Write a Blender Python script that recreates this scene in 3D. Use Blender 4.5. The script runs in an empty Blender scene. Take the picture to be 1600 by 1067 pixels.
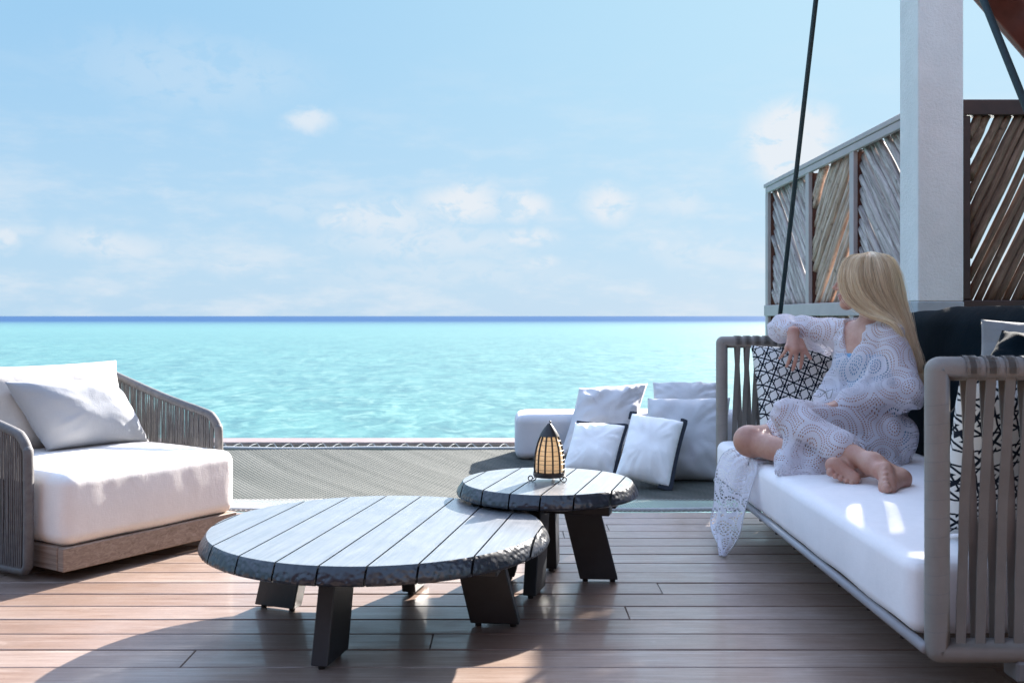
import bpy, bmesh, math, random
import numpy as np
from mathutils import Vector, Matrix, Euler, noise as mn

random.seed(7)
rs = np.random.RandomState(11)
S = bpy.context.scene
COL = S.collection
PI = math.pi
H = 0.95            # camera height above the deck
F = 1556.0          # focal length in photo pixels

# ------------------------------------------------------------------ camera
cam_d = bpy.data.cameras.new('camera')
cam = bpy.data.objects.new('camera', cam_d)
COL.objects.link(cam)
cam.location = (0, 0, H)
cam.rotation_euler = (PI / 2, 0, 0)
cam_d.sensor_width = 36.0
cam_d.lens = 35.0
cam_d.shift_y = -39.5 / 1600
cam_d.clip_start = 0.05
cam_d.clip_end = 60000
cam_d.dof.use_dof = True
cam_d.dof.focus_distance = 3.9
cam_d.dof.aperture_fstop = 7.1
S.camera = cam

# ------------------------------------------------------------------ light
SUN = Vector((0.52, 0.855, 0.50)).normalized()
SUN_EL = math.asin(SUN.z)
SUN_AZ = math.atan2(SUN.x, SUN.y)
w = bpy.data.worlds.new('World')
S.world = w
w.use_nodes = True
SKY_STRENGTH = 0.11
sun_d = bpy.data.lights.new('sun', 'SUN')
sun_d.energy = 4.6
sun_d.angle = math.radians(0.6)
sun_d.color = (1.0, 0.94, 0.87)
sun = bpy.data.objects.new('sun', sun_d)
COL.objects.link(sun)
sun.rotation_euler = SUN.to_track_quat('Z', 'Y').to_euler()
S.view_settings.view_transform = 'Standard'
S.view_settings.look = 'None'
S.view_settings.gamma = 1
S.view_settings.use_curve_mapping = False
S.view_settings.exposure = 2.28
S.cycles.max_bounces = 10
S.cycles.transparent_max_bounces = 16
S.cycles.use_denoising = True
S.cycles.caustics_reflective = False
S.cycles.caustics_refractive = False


class NT:
    """short helper to write node trees"""
    def __init__(s, tree):
        s.t = tree
        s.n = tree.nodes
        s.l = tree.links

    def new(s, typ, **kw):
        n = s.n.new(typ)
        for k, v in kw.items():
            setattr(n, k, v)
        return n

    def put(s, sock, v):
        if isinstance(v, bpy.types.NodeSocket):
            s.l.new(v, sock)
        elif v is not None:
            sock.default_value = v

    def m(s, op, a, b=None, c=None, clamp=False):
        n = s.new('ShaderNodeMath', operation=op, use_clamp=clamp)
        s.put(n.inputs[0], a)
        if b is not None:
            s.put(n.inputs[1], b)
        if c is not None:
            s.put(n.inputs[2], c)
        return n.outputs[0]

    def vm(s, op, a, b=None, sc=None):
        n = s.new('ShaderNodeVectorMath', operation=op)
        s.put(n.inputs[0], a)
        if b is not None:
            s.put(n.inputs[1], b)
        if sc is not None:
            s.put(n.inputs[3], sc)
        return n.outputs['Value'] if op in ('LENGTH', 'DOT_PRODUCT', 'DISTANCE') else n.outputs[0]

    def sep(s, v):
        n = s.new('ShaderNodeSeparateXYZ')
        s.put(n.inputs[0], v)
        return n.outputs

    def comb(s, x, y, z=0.0):
        n = s.new('ShaderNodeCombineXYZ')
        for i, q in enumerate((x, y, z)):
            s.put(n.inputs[i], q)
        return n.outputs[0]

    def noise(s, vec, scale=5, detail=4, rough=0.5, dist=0.0, out='Fac'):
        n = s.new('ShaderNodeTexNoise')
        s.put(n.inputs['Vector'], vec)
        n.inputs['Scale'].default_value = scale
        n.inputs['Detail'].default_value = detail
        n.inputs['Roughness'].default_value = rough
        n.inputs['Distortion'].default_value = dist
        return n.outputs[out]

    def ramp(s, fac, stops, interp='LINEAR'):
        n = s.new('ShaderNodeValToRGB')
        n.color_ramp.interpolation = interp
        e = n.color_ramp.elements
        while len(e) < len(stops):
            e.new(0.5)
        for q, (p, c) in zip(e, stops):
            q.position = p
            q.color = (*c, 1) if len(c) == 3 else c
        s.put(n.inputs[0], fac)
        return n.outputs[0]

    def maprange(s, v, a, b, c=0.0, d=1.0, smooth=False):
        n = s.new('ShaderNodeMapRange')
        if smooth:
            n.interpolation_type = 'SMOOTHSTEP'
        for i, q in enumerate((v, a, b, c, d)):
            s.put(n.inputs[i], q)
        return n.outputs[0]

    def mix(s, fac, a, b, blend='MIX'):
        n = s.new('ShaderNodeMix', data_type='RGBA', blend_type=blend)
        s.put(n.inputs[0], fac)
        s.put(n.inputs[6], (*a, 1) if isinstance(a, tuple) and len(a) == 3 else a)
        s.put(n.inputs[7], (*b, 1) if isinstance(b, tuple) and len(b) == 3 else b)
        return n.outputs[2]

    def bump(s, h, strength=0.3, dist=0.01, normal=None):
        n = s.new('ShaderNodeBump')
        n.inputs['Strength'].default_value = strength
        n.inputs['Distance'].default_value = dist
        s.put(n.inputs['Height'], h)
        if normal is not None:
            s.put(n.inputs['Normal'], normal)
        return n.outputs[0]


# ---- world: physical sky, hazier near the horizon, plus thin trade-wind clouds
nt = NT(w.node_tree)
bg = w.node_tree.nodes['Background']
sky = nt.new('ShaderNodeTexSky', sky_type='NISHITA')
sky.sun_disc = False
sky.sun_elevation = SUN_EL
sky.sun_rotation = SUN_AZ
sky.altitude = 0
sky.air_density = 1.0
sky.dust_density = 0.6
sky.ozone_density = 1.2
dirv = nt.new('ShaderNodeTexCoord').outputs['Generated']
dx, dy, dz = nt.sep(dirv)
az = nt.m('ARCTAN2', dx, dy)
el = nt.m('ARCSINE', dz)
p2 = nt.comb(az, el, 0)
BLOBS = [  # px, py, half width, half height, weight
    (482, 194, 44, 20, .8), (1236, 225, 74, 62, 1.6), (600, 345, 85, 42, .75), (720, 318, 75, 38, 1.0),
    (815, 322, 50, 24, 1.0), (825, 372, 50, 20, .85), (535, 342, 34, 22, .9), (950, 318, 52, 36, .95),
    (1064, 322, 36, 20, .55), (1026, 384, 26, 16, .55), (670, 380, 190, 32, .55), (700, 425, 240, 22, .35),
    (170, 385, 90, 26, .65), (5, 376, 26, 18, .8), (370, 410, 60, 20, .5), (850, 412, 30, 12, .6),
    (1100, 395, 90, 26, .45), (300, 110, 190, 60, .25), (450, 320, 110, 20, .32), (280, 300, 60, 10, .3)]
wob = nt.noise(p2, 16, 5, .6, out='Color')
pw = nt.vm('ADD', p2, nt.vm('SCALE', nt.vm('SUBTRACT', wob, (0.5, 0.5, 0.5)), sc=0.035))
acc = None
for (bx_, by_, sx_, sy_, wt_) in BLOBS:
    ca, ce = math.atan((bx_ - 800) / F), math.atan((494 - by_) / F * math.cos(math.atan((bx_ - 800) / F)))
    q = nt.vm('DIVIDE', nt.vm('SUBTRACT', pw, (ca, ce, 0)), (sx_ / F, sy_ / F, 1))
    f = nt.m('MULTIPLY', nt.maprange(nt.vm('LENGTH', q), 1.35, 0.25, 0, 1, True), wt_)
    acc = f if acc is None else nt.m('MAXIMUM', acc, f)
nz = nt.noise(nt.vm('MULTIPLY', p2, (1, 1.7, 1)), 30, 9, .64, .5)
puffs = nt.m('MULTIPLY', acc, nt.maprange(nz, .36, .54, 0.22, 1, True))
band = nt.m('MULTIPLY', nt.maprange(el, .0, .30, 1, 0, True), nt.maprange(nt.noise(nt.vm('MULTIPLY', p2, (1, 3.2, 1)), 9, 7, .62), .43, .70, 0, .6, True))
cl = nt.m('MAXIMUM', puffs, band, clamp=True)
hz = nt.maprange(el, .31, .66, .992, 0.08, True)
skyc = nt.mix(1.0, sky.outputs[0], (2.10, 1.80, 1.62), 'MULTIPLY')
SKY_VALUE = nt.mix(nt.maprange(el, 0.0, .30, 0, 1, True), (.86, 1.26, 1.62, 1), nt.mix(nt.maprange(az, -.5, .3, 0, 1, True), (.62, 1.12, 1.61, 1), (.86, 1.36, 1.69, 1)))
skyc = nt.mix(hz, skyc, SKY_VALUE)
skyc = nt.mix(nt.m('MULTIPLY', cl, .85), skyc, (1.60, 1.66, 1.74))
nt.l.new(skyc, bg.inputs[0])
bg.inputs[1].default_value = SKY_STRENGTH


# ------------------------------------------------------------------ helpers
def W(px, py, d):
    """photo pixel + distance -> place in the scene"""
    return Vector(((px - 800) * d / F, d, H - (py - 494) * d / F))


def tag(o, label=None, cat=None, group=None, kind=None):
    if label: o['label'] = label
    if cat: o['category'] = cat
    if group: o['group'] = group
    if kind: o['kind'] = kind
    return o


def empty(name, loc=(0, 0, 0), rz=0.0, **kw):
    o = bpy.data.objects.new(name, None)
    o.empty_display_size = 0.1
    o.location = loc
    o.rotation_euler = (0, 0, rz)
    COL.objects.link(o)
    return tag(o, **kw)


def link(name, me, mat=None, parent=None, loc=None, rot=None, scale=None):
    o = bpy.data.objects.new(name, me)
    if mat is not None and not me.materials:
        me.materials.append(mat)
    COL.objects.link(o)
    if parent is not None:
        o.parent = parent
    if loc is not None: o.location = loc
    if rot is not None: o.rotation_euler = rot
    if scale is not None: o.scale = scale
    return o


class MB:
    def __init__(s):
        s.v, s.f, s.uv = [], [], []

    def add(s, vs, fs, uvs=None):
        b = len(s.v)
        s.v += [tuple(v) for v in vs]
        s.f += [tuple(b + i for i in f) for f in fs]
        if uvs is not None:
            s.uv += list(uvs)
        return s

    def box(s, c, size, M=None):
        hx, hy, hz_ = size[0] / 2, size[1] / 2, size[2] / 2
        vs = [Vector((x * hx, y * hy, z * hz_)) for z in (-1, 1) for y in (-1, 1) for x in (-1, 1)]
        if M is not None:
            vs = [M @ v for v in vs]
        vs = [v + Vector(c) for v in vs]
        return s.add(vs, [(0, 2, 3, 1), (4, 5, 7, 6), (0, 1, 5, 4), (2, 6, 7, 3), (0, 4, 6, 2), (1, 3, 7, 5)])

    def tube(s, pts, r, n=8, closed=False, flat=None, cap=True):
        pts = [Vector(p) for p in pts]
        N = len(pts)
        rr = r if hasattr(r, '__len__') else [r] * N
        T = []
        for i in range(N):
            a = pts[(i - 1) % N] if (closed or i > 0) else pts[i]
            b = pts[(i + 1) % N] if (closed or i < N - 1) else pts[i]
            d = (b - a)
            T.append(d.normalized() if d.length > 1e-9 else Vector((0, 0, 1)))
        up = Vector((0, 0, 1)) if abs(T[0].z) < .9 else Vector((1, 0, 0))
        u = (up - T[0] * up.dot(T[0])).normalized()
        vs, fs = [], []
        for i in range(N):
            u = (u - T[i] * u.dot(T[i]))
            u = u.normalized() if u.length > 1e-6 else T[i].orthogonal().normalized()
            v = T[i].cross(u)
            for k in range(n):
                a = 2 * PI * k / n
                vs.append(pts[i] + (u * math.cos(a) + v * math.sin(a) * (flat or 1)) * rr[i])
        for i in range(N if closed else N - 1):
            for k in range(n):
                a, b = i * n + k, i * n + (k + 1) % n
                c, d = ((i + 1) % N) * n + (k + 1) % n, ((i + 1) % N) * n + k
                fs.append((a, b, c, d))
        if not closed and cap:
            fs.append(tuple(reversed(range(n))))
            fs.append(tuple(range((N - 1) * n, N * n)))
        return s.add(vs, fs)

    def lathe(s, prof, c=(0, 0, 0), n=24):
        vs, fs = [], []
        for (r, z) in prof:
            for k in range(n):
                a = 2 * PI * k / n
                vs.append((c[0] + r * math.cos(a), c[1] + r * math.sin(a), c[2] + z))
        for i in range(len(prof) - 1):
            for k in range(n):
                fs.append((i * n + k, i * n + (k + 1) % n, (i + 1) * n + (k + 1) % n, (i + 1) * n + k))
        fs.append(tuple(reversed(range(n))))
        fs.append(tuple(range((len(prof) - 1) * n, len(prof) * n)))
        return s.add(vs, fs)

    def mesh(s, name='mesh', smooth=False, angle=None, mat=None):
        me = bpy.data.meshes.new(name)
        me.from_pydata([tuple(v) for v in s.v], [], s.f)
        me.update()
        if s.uv and len(s.uv) == len(s.v):
            uvl = me.uv_layers.new(name='UVMap')
            idx = np.empty(len(me.loops), dtype=np.int32)
            me.loops.foreach_get('vertex_index', idx)
            arr = np.array(s.uv, dtype=np.float32)[idx]
            uvl.data.foreach_set('uv', arr.ravel())
        if smooth:
            me.shade_smooth()
            if angle:
                try:
                    me.set_sharp_from_angle(angle=math.radians(angle))
                except Exception:
                    pass
        if mat is not None:
            me.materials.append(mat)
        return me

    def build(s, name, mat=None, parent=None, smooth=False, angle=None, loc=None, rot=None):
        return link(name, s.mesh(name, smooth, angle), mat, parent, loc, rot)


def catmull(P, n):
    """n samples along a Catmull-Rom curve through the rows of P"""
    P = np.asarray(P, float)
    Q = np.vstack([2 * P[0] - P[1], P, 2 * P[-1] - P[-2]])
    out = []
    m = len(P) - 1
    for t in np.linspace(0, m - 1e-6, n):
        i = int(t)
        u = t - i
        a, b, c, d = Q[i], Q[i + 1], Q[i + 2], Q[i + 3]
        out.append(.5 * ((2 * b) + (-a + c) * u + (2 * a - 5 * b + 4 * c - d) * u * u + (-a + 3 * b - 3 * c + d) * u ** 3))
    return np.array(out)


def chamfer_box_mesh(name, sx, sy, sz, b=0.004, seg=1):
    bm = bmesh.new()
    bmesh.ops.create_cube(bm, size=1)
    bmesh.ops.scale(bm, vec=(sx, sy, sz), verts=bm.verts)
    if b > 0:
        bmesh.ops.bevel(bm, geom=list(bm.edges), offset=b, segments=seg, affect='EDGES')
    me = bpy.data.meshes.new(name)
    bm.to_mesh(me)
    bm.free()
    if seg > 1:
        me.shade_smooth()
        try:
            me.set_sharp_from_angle(angle=math.radians(50))
        except Exception:
            pass
    return me


def soft_block(size, r, n=26, puff=0.0, seed=0, wob=0.0, wrinkle=0.0):
    """upholstered block: rounded box with bulging faces and slight unevenness; returns verts, faces"""
    hx, hy, hz_ = [q / 2 for q in size]
    key, vs, fs = {}, [], []
    seedv = Vector((seed * 3.1, seed * 1.7, seed))

    def spread(t):   # denser samples towards the edges
        return math.sin(t * PI / 2) * .55 + t * .45

    def vid(p):
        k = (round(p[0], 5), round(p[1], 5), round(p[2], 5))
        if k in key: return key[k]
        inner = Vector((max(-hx + r, min(hx - r, p[0])), max(-hy + r, min(hy - r, p[1])), max(-hz_ + r, min(hz_ - r, p[2]))))
        d = Vector(p) - inner
        q = inner + d.normalized() * r if d.length > 1e-9 else Vector(p)
        u, v, t = q.x / hx, q.y / hy, q.z / hz_
        nrm = d.normalized() if d.length > 1e-9 else Vector((0, 0, 1))
        q.z += puff * math.copysign(1, t) * abs(nrm.z) * max(0, 1 - u ** 4) * max(0, 1 - v ** 4)
        q.x += puff * .5 * math.copysign(1, u) * abs(nrm.x) * max(0, 1 - v ** 4) * max(0, 1 - t * t)
        q.y += puff * .5 * math.copysign(1, v) * abs(nrm.y) * max(0, 1 - u ** 4) * max(0, 1 - t * t)
        if wob:
            q += nrm * wob * mn.noise(q * 5 + seedv)
        if wrinkle:
            q += nrm * wrinkle * (mn.noise(Vector((q.x * 30, q.y * 30, q.z * 9)) + seedv)) * min(1, abs(nrm.x) + abs(nrm.y))
        key[k] = len(vs)
        vs.append(q)
        return key[k]
    T = [spread(-1 + 2 * i / n) for i in range(n + 1)]
    for ax in range(3):
        for sg in (-1, 1):
            for i in range(n):
                for j in range(n):
                    c = []
                    for (a, b) in ((i, j), (i + 1, j), (i + 1, j + 1), (i, j + 1)):
                        u, v = T[a], T[b]
                        p = [0, 0, 0]
                        p[ax] = sg * (hx, hy, hz_)[ax]
                        p[(ax + 1) % 3] = u * (hx, hy, hz_)[(ax + 1) % 3]
                        p[(ax + 2) % 3] = v * (hx, hy, hz_)[(ax + 2) % 3]
                        c.append(vid(p))
                    fs.append(tuple(c if sg > 0 else reversed(c)))
    return vs, fs


def pillow_geo(BL, BR, TL, T, n=36, seed=0, pinch=.07, wr=.006, soft=2.4, uvscale=1.0, slump=0.0):
    """stuffed pillow between two seams; BL, BR, TL are corner places; returns MB with uv, and its rim points"""
    BL, BR, TL = Vector(BL), Vector(BR), Vector(TL)
    U, V = (BR - BL) / 2, (TL - BL) / 2
    C = BL + U + V
    N = U.cross(V).normalized()
    wu, wv = U.length, V.length
    mb = MB()
    sd = Vector((seed * 7.3, seed * 2.1, 5.5))
    rim = []

    def place(a, b, side):
        ea, eb = abs(a), abs(b)
        aa = a * (1 - pinch * (1 - eb ** 2) ** 1.0 * ea ** 3)
        bb = b * (1 - pinch * (1 - ea ** 2) ** 1.0 * eb ** 3)
        prof = (max(0, 1 - ea ** soft) ** .62) * (max(0, 1 - eb ** soft) ** .62)
        p = C + U * aa + V * bb
        th = T / 2 * prof
        cw = ea * eb
        ang = math.atan2(b * wv, a * wu)
        w1 = mn.noise(Vector((a * wu * 9, b * wv * 9, side * 3)) + sd)
        w2 = mn.noise(Vector((ang * 5.0, (ea + eb) * 1.2, side)) + sd * 2) * (cw ** .5) * (prof ** .3)
        w3 = 1 - abs(mn.noise(Vector((a * wu * 16 + b * 3, b * wv * 6 - a * 2, side * 5)) + sd)) * 2
        th += (w1 * wr * 1.6 + w2 * wr * 2.6 + w3 * wr * .6 * (1 - prof * .4)) * min(1, prof * 2.5)
        q = p + N * (side * th)
        q.z -= slump * (1 - b) * .5 * (1 - ea ** 2) * prof
        return q
    idx = {}
    vs, fs, uv = [], [], []
    for side in (1, -1):
        for i in range(n + 1):
            for j in range(n + 1):
                a, b = -1 + 2 * i / n, -1 + 2 * j / n
                a = math.copysign(abs(a) ** .85, a)
                b = math.copysign(abs(b) ** .85, b)
                edge = i in (0, n) or j in (0, n)
                k = (i, j, 0 if edge else side)
                if k in idx: continue
                idx[k] = len(vs)
                vs.append(place(a, b, side))
                uv.append(((a * wu + wu) * uvscale, (b * wv + wv) * uvscale))
    g = lambda i, j, s: idx[(i, j, 0 if (i in (0, n) or j in (0, n)) else s)]
    for side in (1, -1):
        for i in range(n):
            for j in range(n):
                q = (g(i, j, side), g(i + 1, j, side), g(i + 1, j + 1, side), g(i, j + 1, side))
                fs.append(q if side > 0 else tuple(reversed(q)))
    mb.add(vs, fs, uv)
    ring = [(i, 0) for i in range(n)] + [(n, j) for j in range(n)] + [(i, n) for i in range(n, 0, -1)] + [(0, j) for j in range(n, 0, -1)]
    rim = [Vector(vs[g(i, j, 1)]) for i, j in ring]
    return mb, rim, N


# ------------------------------------------------------------------ implicit surfaces (body, robe)
def seg_d(P, a, b, ra, rb):
    a = np.array(a, np.float32); b = np.array(b, np.float32)
    ba = b - a
    t = np.clip(((P - a) @ ba) / max(1e-9, float(ba @ ba)), 0, 1)
    q = P - (a + t[:, None] * ba)
    return np.sqrt((q * q).sum(1)) - (ra + (rb - ra) * t)


def ell_d(P, c, r, M=None):
    q = P - np.array(c, np.float32)
    if M is not None:
        q = q @ np.array(M, np.float32)
    r = np.array(r, np.float32)
    k0 = np.sqrt(((q / r) ** 2).sum(1))
    k1 = np.sqrt(((q / (r * r)) ** 2).sum(1)) + 1e-9
    return k0 * (k0 - 1) / k1


def tri_d(P, a, b, c, r):
    a, b, c = [np.array(q, np.float32) for q in (a, b, c)]
    ba, pa, cb, pb, ac, pc = b - a, P - a, c - b, P - b, a - c, P - c
    nor = np.cross(ba, ac)
    s = (np.sign(pa @ np.cross(ba, nor)) + np.sign(pb @ np.cross(cb, nor)) + np.sign(pc @ np.cross(ac, nor)))

    def e(v, p):
        t = np.clip((p @ v) / float(v @ v), 0, 1)
        q = v * t[:, None] - p
        return (q * q).sum(1)
    d1 = np.minimum(np.minimum(e(ba, pa), e(cb, pb)), e(ac, pc))
    d2 = (pa @ nor) ** 2 / float(nor @ nor)
    return np.sqrt(np.where(s < 2.0, d1, d2)) - r


def smin(a, b, k):
    h = np.maximum(k - np.abs(a - b), 0) / k
    return np.minimum(a, b) - h * h * k * .25


def smax(a, b, k):
    return -smin(-a, -b, k)


def iso_mesh(name, f, lo, hi, h, relax=2):
    lo = np.array(lo, np.float32); hi = np.array(hi, np.float32)
    B = 14
    nb = np.ceil((hi - lo) / (h * B)).astype(int)
    n = nb * B + 1
    G = np.full(n, 1.0, np.float32)
    c = np.stack(np.meshgrid(*[np.arange(k) for k in nb], indexing='ij'), -1).reshape(-1, 3)
    cc = lo + (c + .5) * B * h
    v = f(cc.astype(np.float32))
    lim = B * h * .5 * 1.75 * 1.25 + .012
    G_c = np.where(v < 0, -1.0, 1.0)
    r = np.arange(B + 1)
    loc = np.stack(np.meshgrid(r, r, r, indexing='ij'), -1).reshape(-1, 3)
    far = np.where(np.abs(v) >= lim)[0]
    for k in far:
        if G_c[k] < 0:
            i, j, l = c[k] * B
            G[i:i + B + 1, j:j + B + 1, l:l + B + 1] = -1
    near = np.where(np.abs(v) < lim)[0]
    for s in range(0, len(near), 24):
        ks = near[s:s + 24]
        pts = (lo + (c[ks][:, None, :] * B + loc[None]) * h).reshape(-1, 3).astype(np.float32)
        val = f(pts).reshape(len(ks), B + 1, B + 1, B + 1)
        for q, k in enumerate(ks):
            i, j, l = c[k] * B
            G[i:i + B + 1, j:j + B + 1, l:l + B + 1] = val[q]
    sg = G < 0
    cnt = np.zeros(tuple(n - 1), np.int8)
    for a in (0, 1):
        for b in (0, 1):
            for d in (0, 1):
                cnt += sg[a:n[0] - 1 + a, b:n[1] - 1 + b, d:n[2] - 1 + d]
    act = np.argwhere((cnt > 0) & (cnt < 8))
    ID = np.full(tuple(n - 1), -1, np.int32)
    ID[act[:, 0], act[:, 1], act[:, 2]] = np.arange(len(act))
    acc_ = np.zeros((len(act), 3)); num = np.zeros(len(act))
    corners = [(a, b, d) for a in (0, 1) for b in (0, 1) for d in (0, 1)]
    for i1, A in enumerate(corners):
        for Bc in corners[i1 + 1:]:
            if sum(abs(A[t] - Bc[t]) for t in range(3)) != 1: continue
            va = G[act[:, 0] + A[0], act[:, 1] + A[1], act[:, 2] + A[2]]
            vb = G[act[:, 0] + Bc[0], act[:, 1] + Bc[1], act[:, 2] + Bc[2]]
            x = (va < 0) != (vb < 0)
            t = np.where(x, va / np.where(va - vb == 0, 1, va - vb), 0)
            pt = np.array(A)[None] + t[:, None] * (np.array(Bc) - np.array(A))[None]
            acc_ += pt * x[:, None]; num += x
    V = lo + (act + acc_ / num[:, None]) * h
    faces = []
    for ax in range(3):
        s0 = [slice(0, -1)] * 3; s1 = [slice(0, -1)] * 3
        s0 = [slice(1, n[q] - 1) for q in range(3)]; s1 = list(s0)
        s0[ax] = slice(0, n[ax] - 1); s1[ax] = slice(1, n[ax])
        A, Bv = sg[tuple(s0)], sg[tuple(s1)]
        e = np.argwhere(A != Bv)
        flip = A[e[:, 0], e[:, 1], e[:, 2]]
        off = [1, 1, 1]; off[ax] = 0
        e = e + np.array(off)
        u, vv = (ax + 1) % 3, (ax + 2) % 3
        q = []
        for (du, dv) in ((-1, -1), (0, -1), (0, 0), (-1, 0)):
            t = e.copy(); t[:, u] += du; t[:, vv] += dv
            q.append(ID[t[:, 0], t[:, 1], t[:, 2]])
        q = np.stack(q, 1)
        q = np.where(flip[:, None], q, q[:, ::-1])
        faces.append(q)
    Fq = np.vstack(faces)
    Fq = Fq[(Fq >= 0).all(1)]
    for _ in range(relax):    # light relaxation of the stair-stepping
        s = np.zeros_like(V); k = np.zeros(len(V))
        for a, b in ((0, 1), (1, 2), (2, 3), (3, 0)):
            np.add.at(s, Fq[:, a], V[Fq[:, b]]); np.add.at(k, Fq[:, a], 1)
            np.add.at(s, Fq[:, b], V[Fq[:, a]]); np.add.at(k, Fq[:, b], 1)
        V = V * .5 + .5 * s / np.maximum(k, 1)[:, None]
    me = bpy.data.meshes.new(name)
    me.vertices.add(len(V)); me.vertices.foreach_set('co', V.astype(np.float32).ravel())
    me.loops.add(len(Fq) * 4); me.loops.foreach_set('vertex_index', Fq.astype(np.int32).ravel())
    me.polygons.add(len(Fq))
    me.polygons.foreach_set('loop_start', np.arange(0, len(Fq) * 4, 4, dtype=np.int32))
    me.polygons.foreach_set('loop_total', np.full(len(Fq), 4, dtype=np.int32))
    me.update(calc_edges=True)
    me.validate()
    me.shade_smooth()
    return me


def keep_largest(me, least=400):
    """drops stray crumbs left by the implicit surface"""
    bm = bmesh.new(); bm.from_mesh(me)
    bm.verts.ensure_lookup_table()
    seen = [False] * len(bm.verts)
    kill = []
    for v in bm.verts:
        if seen[v.index]: continue
        st, comp = [v], []
        seen[v.index] = True
        while st:
            q = st.pop(); comp.append(q)
            for e in q.link_edges:
                o = e.other_vert(q)
                if not seen[o.index]:
                    seen[o.index] = True; st.append(o)
        if len(comp) < least: kill += comp
    if kill: bmesh.ops.delete(bm, geom=kill, context='VERTS')
    bm.to_mesh(me); bm.free(); me.shade_smooth()


# ------------------------------------------------------------------ materials
def mat_new(name):
    m = bpy.data.materials.new(name)
    m.use_nodes = True
    n = NT(m.node_tree)
    b = m.node_tree.nodes['Principled BSDF']
    return m, n, b


def pos(n):
    return n.new('ShaderNodeNewGeometry').outputs['Position']


def objc(n):
    return n.new('ShaderNodeTexCoord').outputs['Object']


def simple(name, col, rough=.6, spec=.5, var=.12, vscale=6, bump=.0, bscale=200, metal=0, coat=0):
    m, n, b = mat_new(name)
    c = objc(n)
    k = n.noise(c, vscale, 4, .6)
    lo = tuple(q * (1 - var) for q in col); hi = tuple(min(1, q * (1 + var)) for q in col)
    n.put(b.inputs['Base Color'], n.ramp(k, [(.3, lo), (.7, hi)]))
    b.inputs['Roughness'].default_value = rough
    b.inputs['Specular IOR Level'].default_value = spec
    b.inputs['Metallic'].default_value = metal
    b.inputs['Coat Weight'].default_value = coat
    if bump:
        n.put(b.inputs['Normal'], n.bump(n.noise(c, bscale, 3, .6), bump, .002))
    return m


def fabric(name, col, var=.05, weave=900, bump=.35, rough=.9, sheen=.25, slub=.5):
    m, n, b = mat_new(name)
    c = objc(n)
    x, y, z = n.sep(c)
    k = n.noise(c, 4, 5, .6)
    lo = tuple(q * (1 - var) for q in col); hi = tuple(min(1, q * (1 + var)) for q in col)
    colr = n.ramp(k, [(.3, lo), (.7, hi)])
    fine = n.noise(n.vm('MULTIPLY', c, (1, 1, .15)), weave * .35, 2, .6)
    fine2 = n.noise(n.vm('MULTIPLY', c, (.15, .15, 1)), weave * .35, 2, .6)
    th = n.m('ADD', fine, fine2)
    colr = n.mix(n.maprange(th, .8, 1.25, .0, .14), colr, tuple(q * .72 for q in col))
    n.put(b.inputs['Base Color'], colr)
    b.inputs['Roughness'].default_value = rough
    b.inputs['Specular IOR Level'].default_value = .2
    b.inputs['Sheen Weight'].default_value = sheen
    b.inputs['Sheen Roughness'].default_value = .4
    lowb = n.noise(n.vm('MULTIPLY', c, (1.0, 1.0, .6)), 22, 4, .6, .6)
    nb = n.bump(lowb, slub * .5, .006)
    n.put(b.inputs['Normal'], n.bump(th, bump, .0015, nb))
    return m


M = {}
M['white_fabric'] = fabric('white_fabric', (.80, .77, .74))
M['seat_fabric'] = fabric('seat_fabric', (.93, .90, .90), bump=.2, slub=.25)
M['net_white'] = fabric('net_white', (.93, .92, .91))
M['back_fabric'] = fabric('back_fabric', (.47, .445, .42))
M['throw_fabric'] = fabric('throw_fabric', (.36, .372, .392))
M['pale_pillow'] = fabric('pale_pillow', (.60, .60, .63))
M['grey_pillow'] = fabric('grey_pillow', (.53, .53, .55))
M['grey_linen'] = fabric('grey_linen', (.22, .215, .21), var=.12)
M['navy_fabric'] = fabric('navy_fabric', (.002, .007, .011), var=.25, slub=.8, sheen=.0)
M['navy_fabric'].node_tree.nodes['Principled BSDF'].inputs['Specular IOR Level'].default_value = .08
M['black_trim'] = simple('black_trim', (.008, .012, .022), .8)
M['strap'] = simple('strap', (.19, .175, .155), .62, .4, .10, 12, .5, 420)
M['strap_wrap'] = simple('strap_wrap', (.27, .25, .225), .62, .4, .10, 12, .5, 420)
M['cord'] = simple('cord', (.135, .13, .128), .7, .35, .2, 40, .4, 500)
M['frame_metal'] = simple('frame_metal', (.18, .175, .17), .5, .5, .1)
M['rail_paint'] = simple('rail_paint', (.36, .36, .37), .45, .5, .08)
M['dark_metal'] = simple('dark_metal', (.018, .014, .012), .38, .5, .3, 60)
M['rope'] = simple('rope', (.012, .035, .045), .55, .5, .25, 120, .6, 300)
M['white_rope'] = simple('white_rope', (.42, .42, .41), .8, .3, .1, 60)
M['black_leg'] = simple('black_leg', (.016, .020, .024), .42, .5, .3, 9, .15, 90)
M['rubber'] = simple('rubber', (.01, .01, .01), .7)
M['screen_brown'] = simple('screen_brown', (.10, .035, .022), .5, .4, .3, 8, .2, 60)
M['screen_dark'] = simple('screen_dark', (.035, .014, .011), .5, .4, .3, 8, .2, 60)
M['screen_pale'] = simple('screen_pale', (.36, .305, .30), .5, .5, .08, 5, .1, 80)
M['roof_wood'] = simple('roof_wood', (.16, .060, .045), .5, .4, .35, 5, .25, 50)
M['beam_wood'] = simple('beam_wood', (.20, .155, .15), .6, .3, .15, 5, .1, 60)
M['roof_edge'] = simple('roof_edge', (.42, .30, .30), .5, .4, .15, 5, .1, 60)

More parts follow.
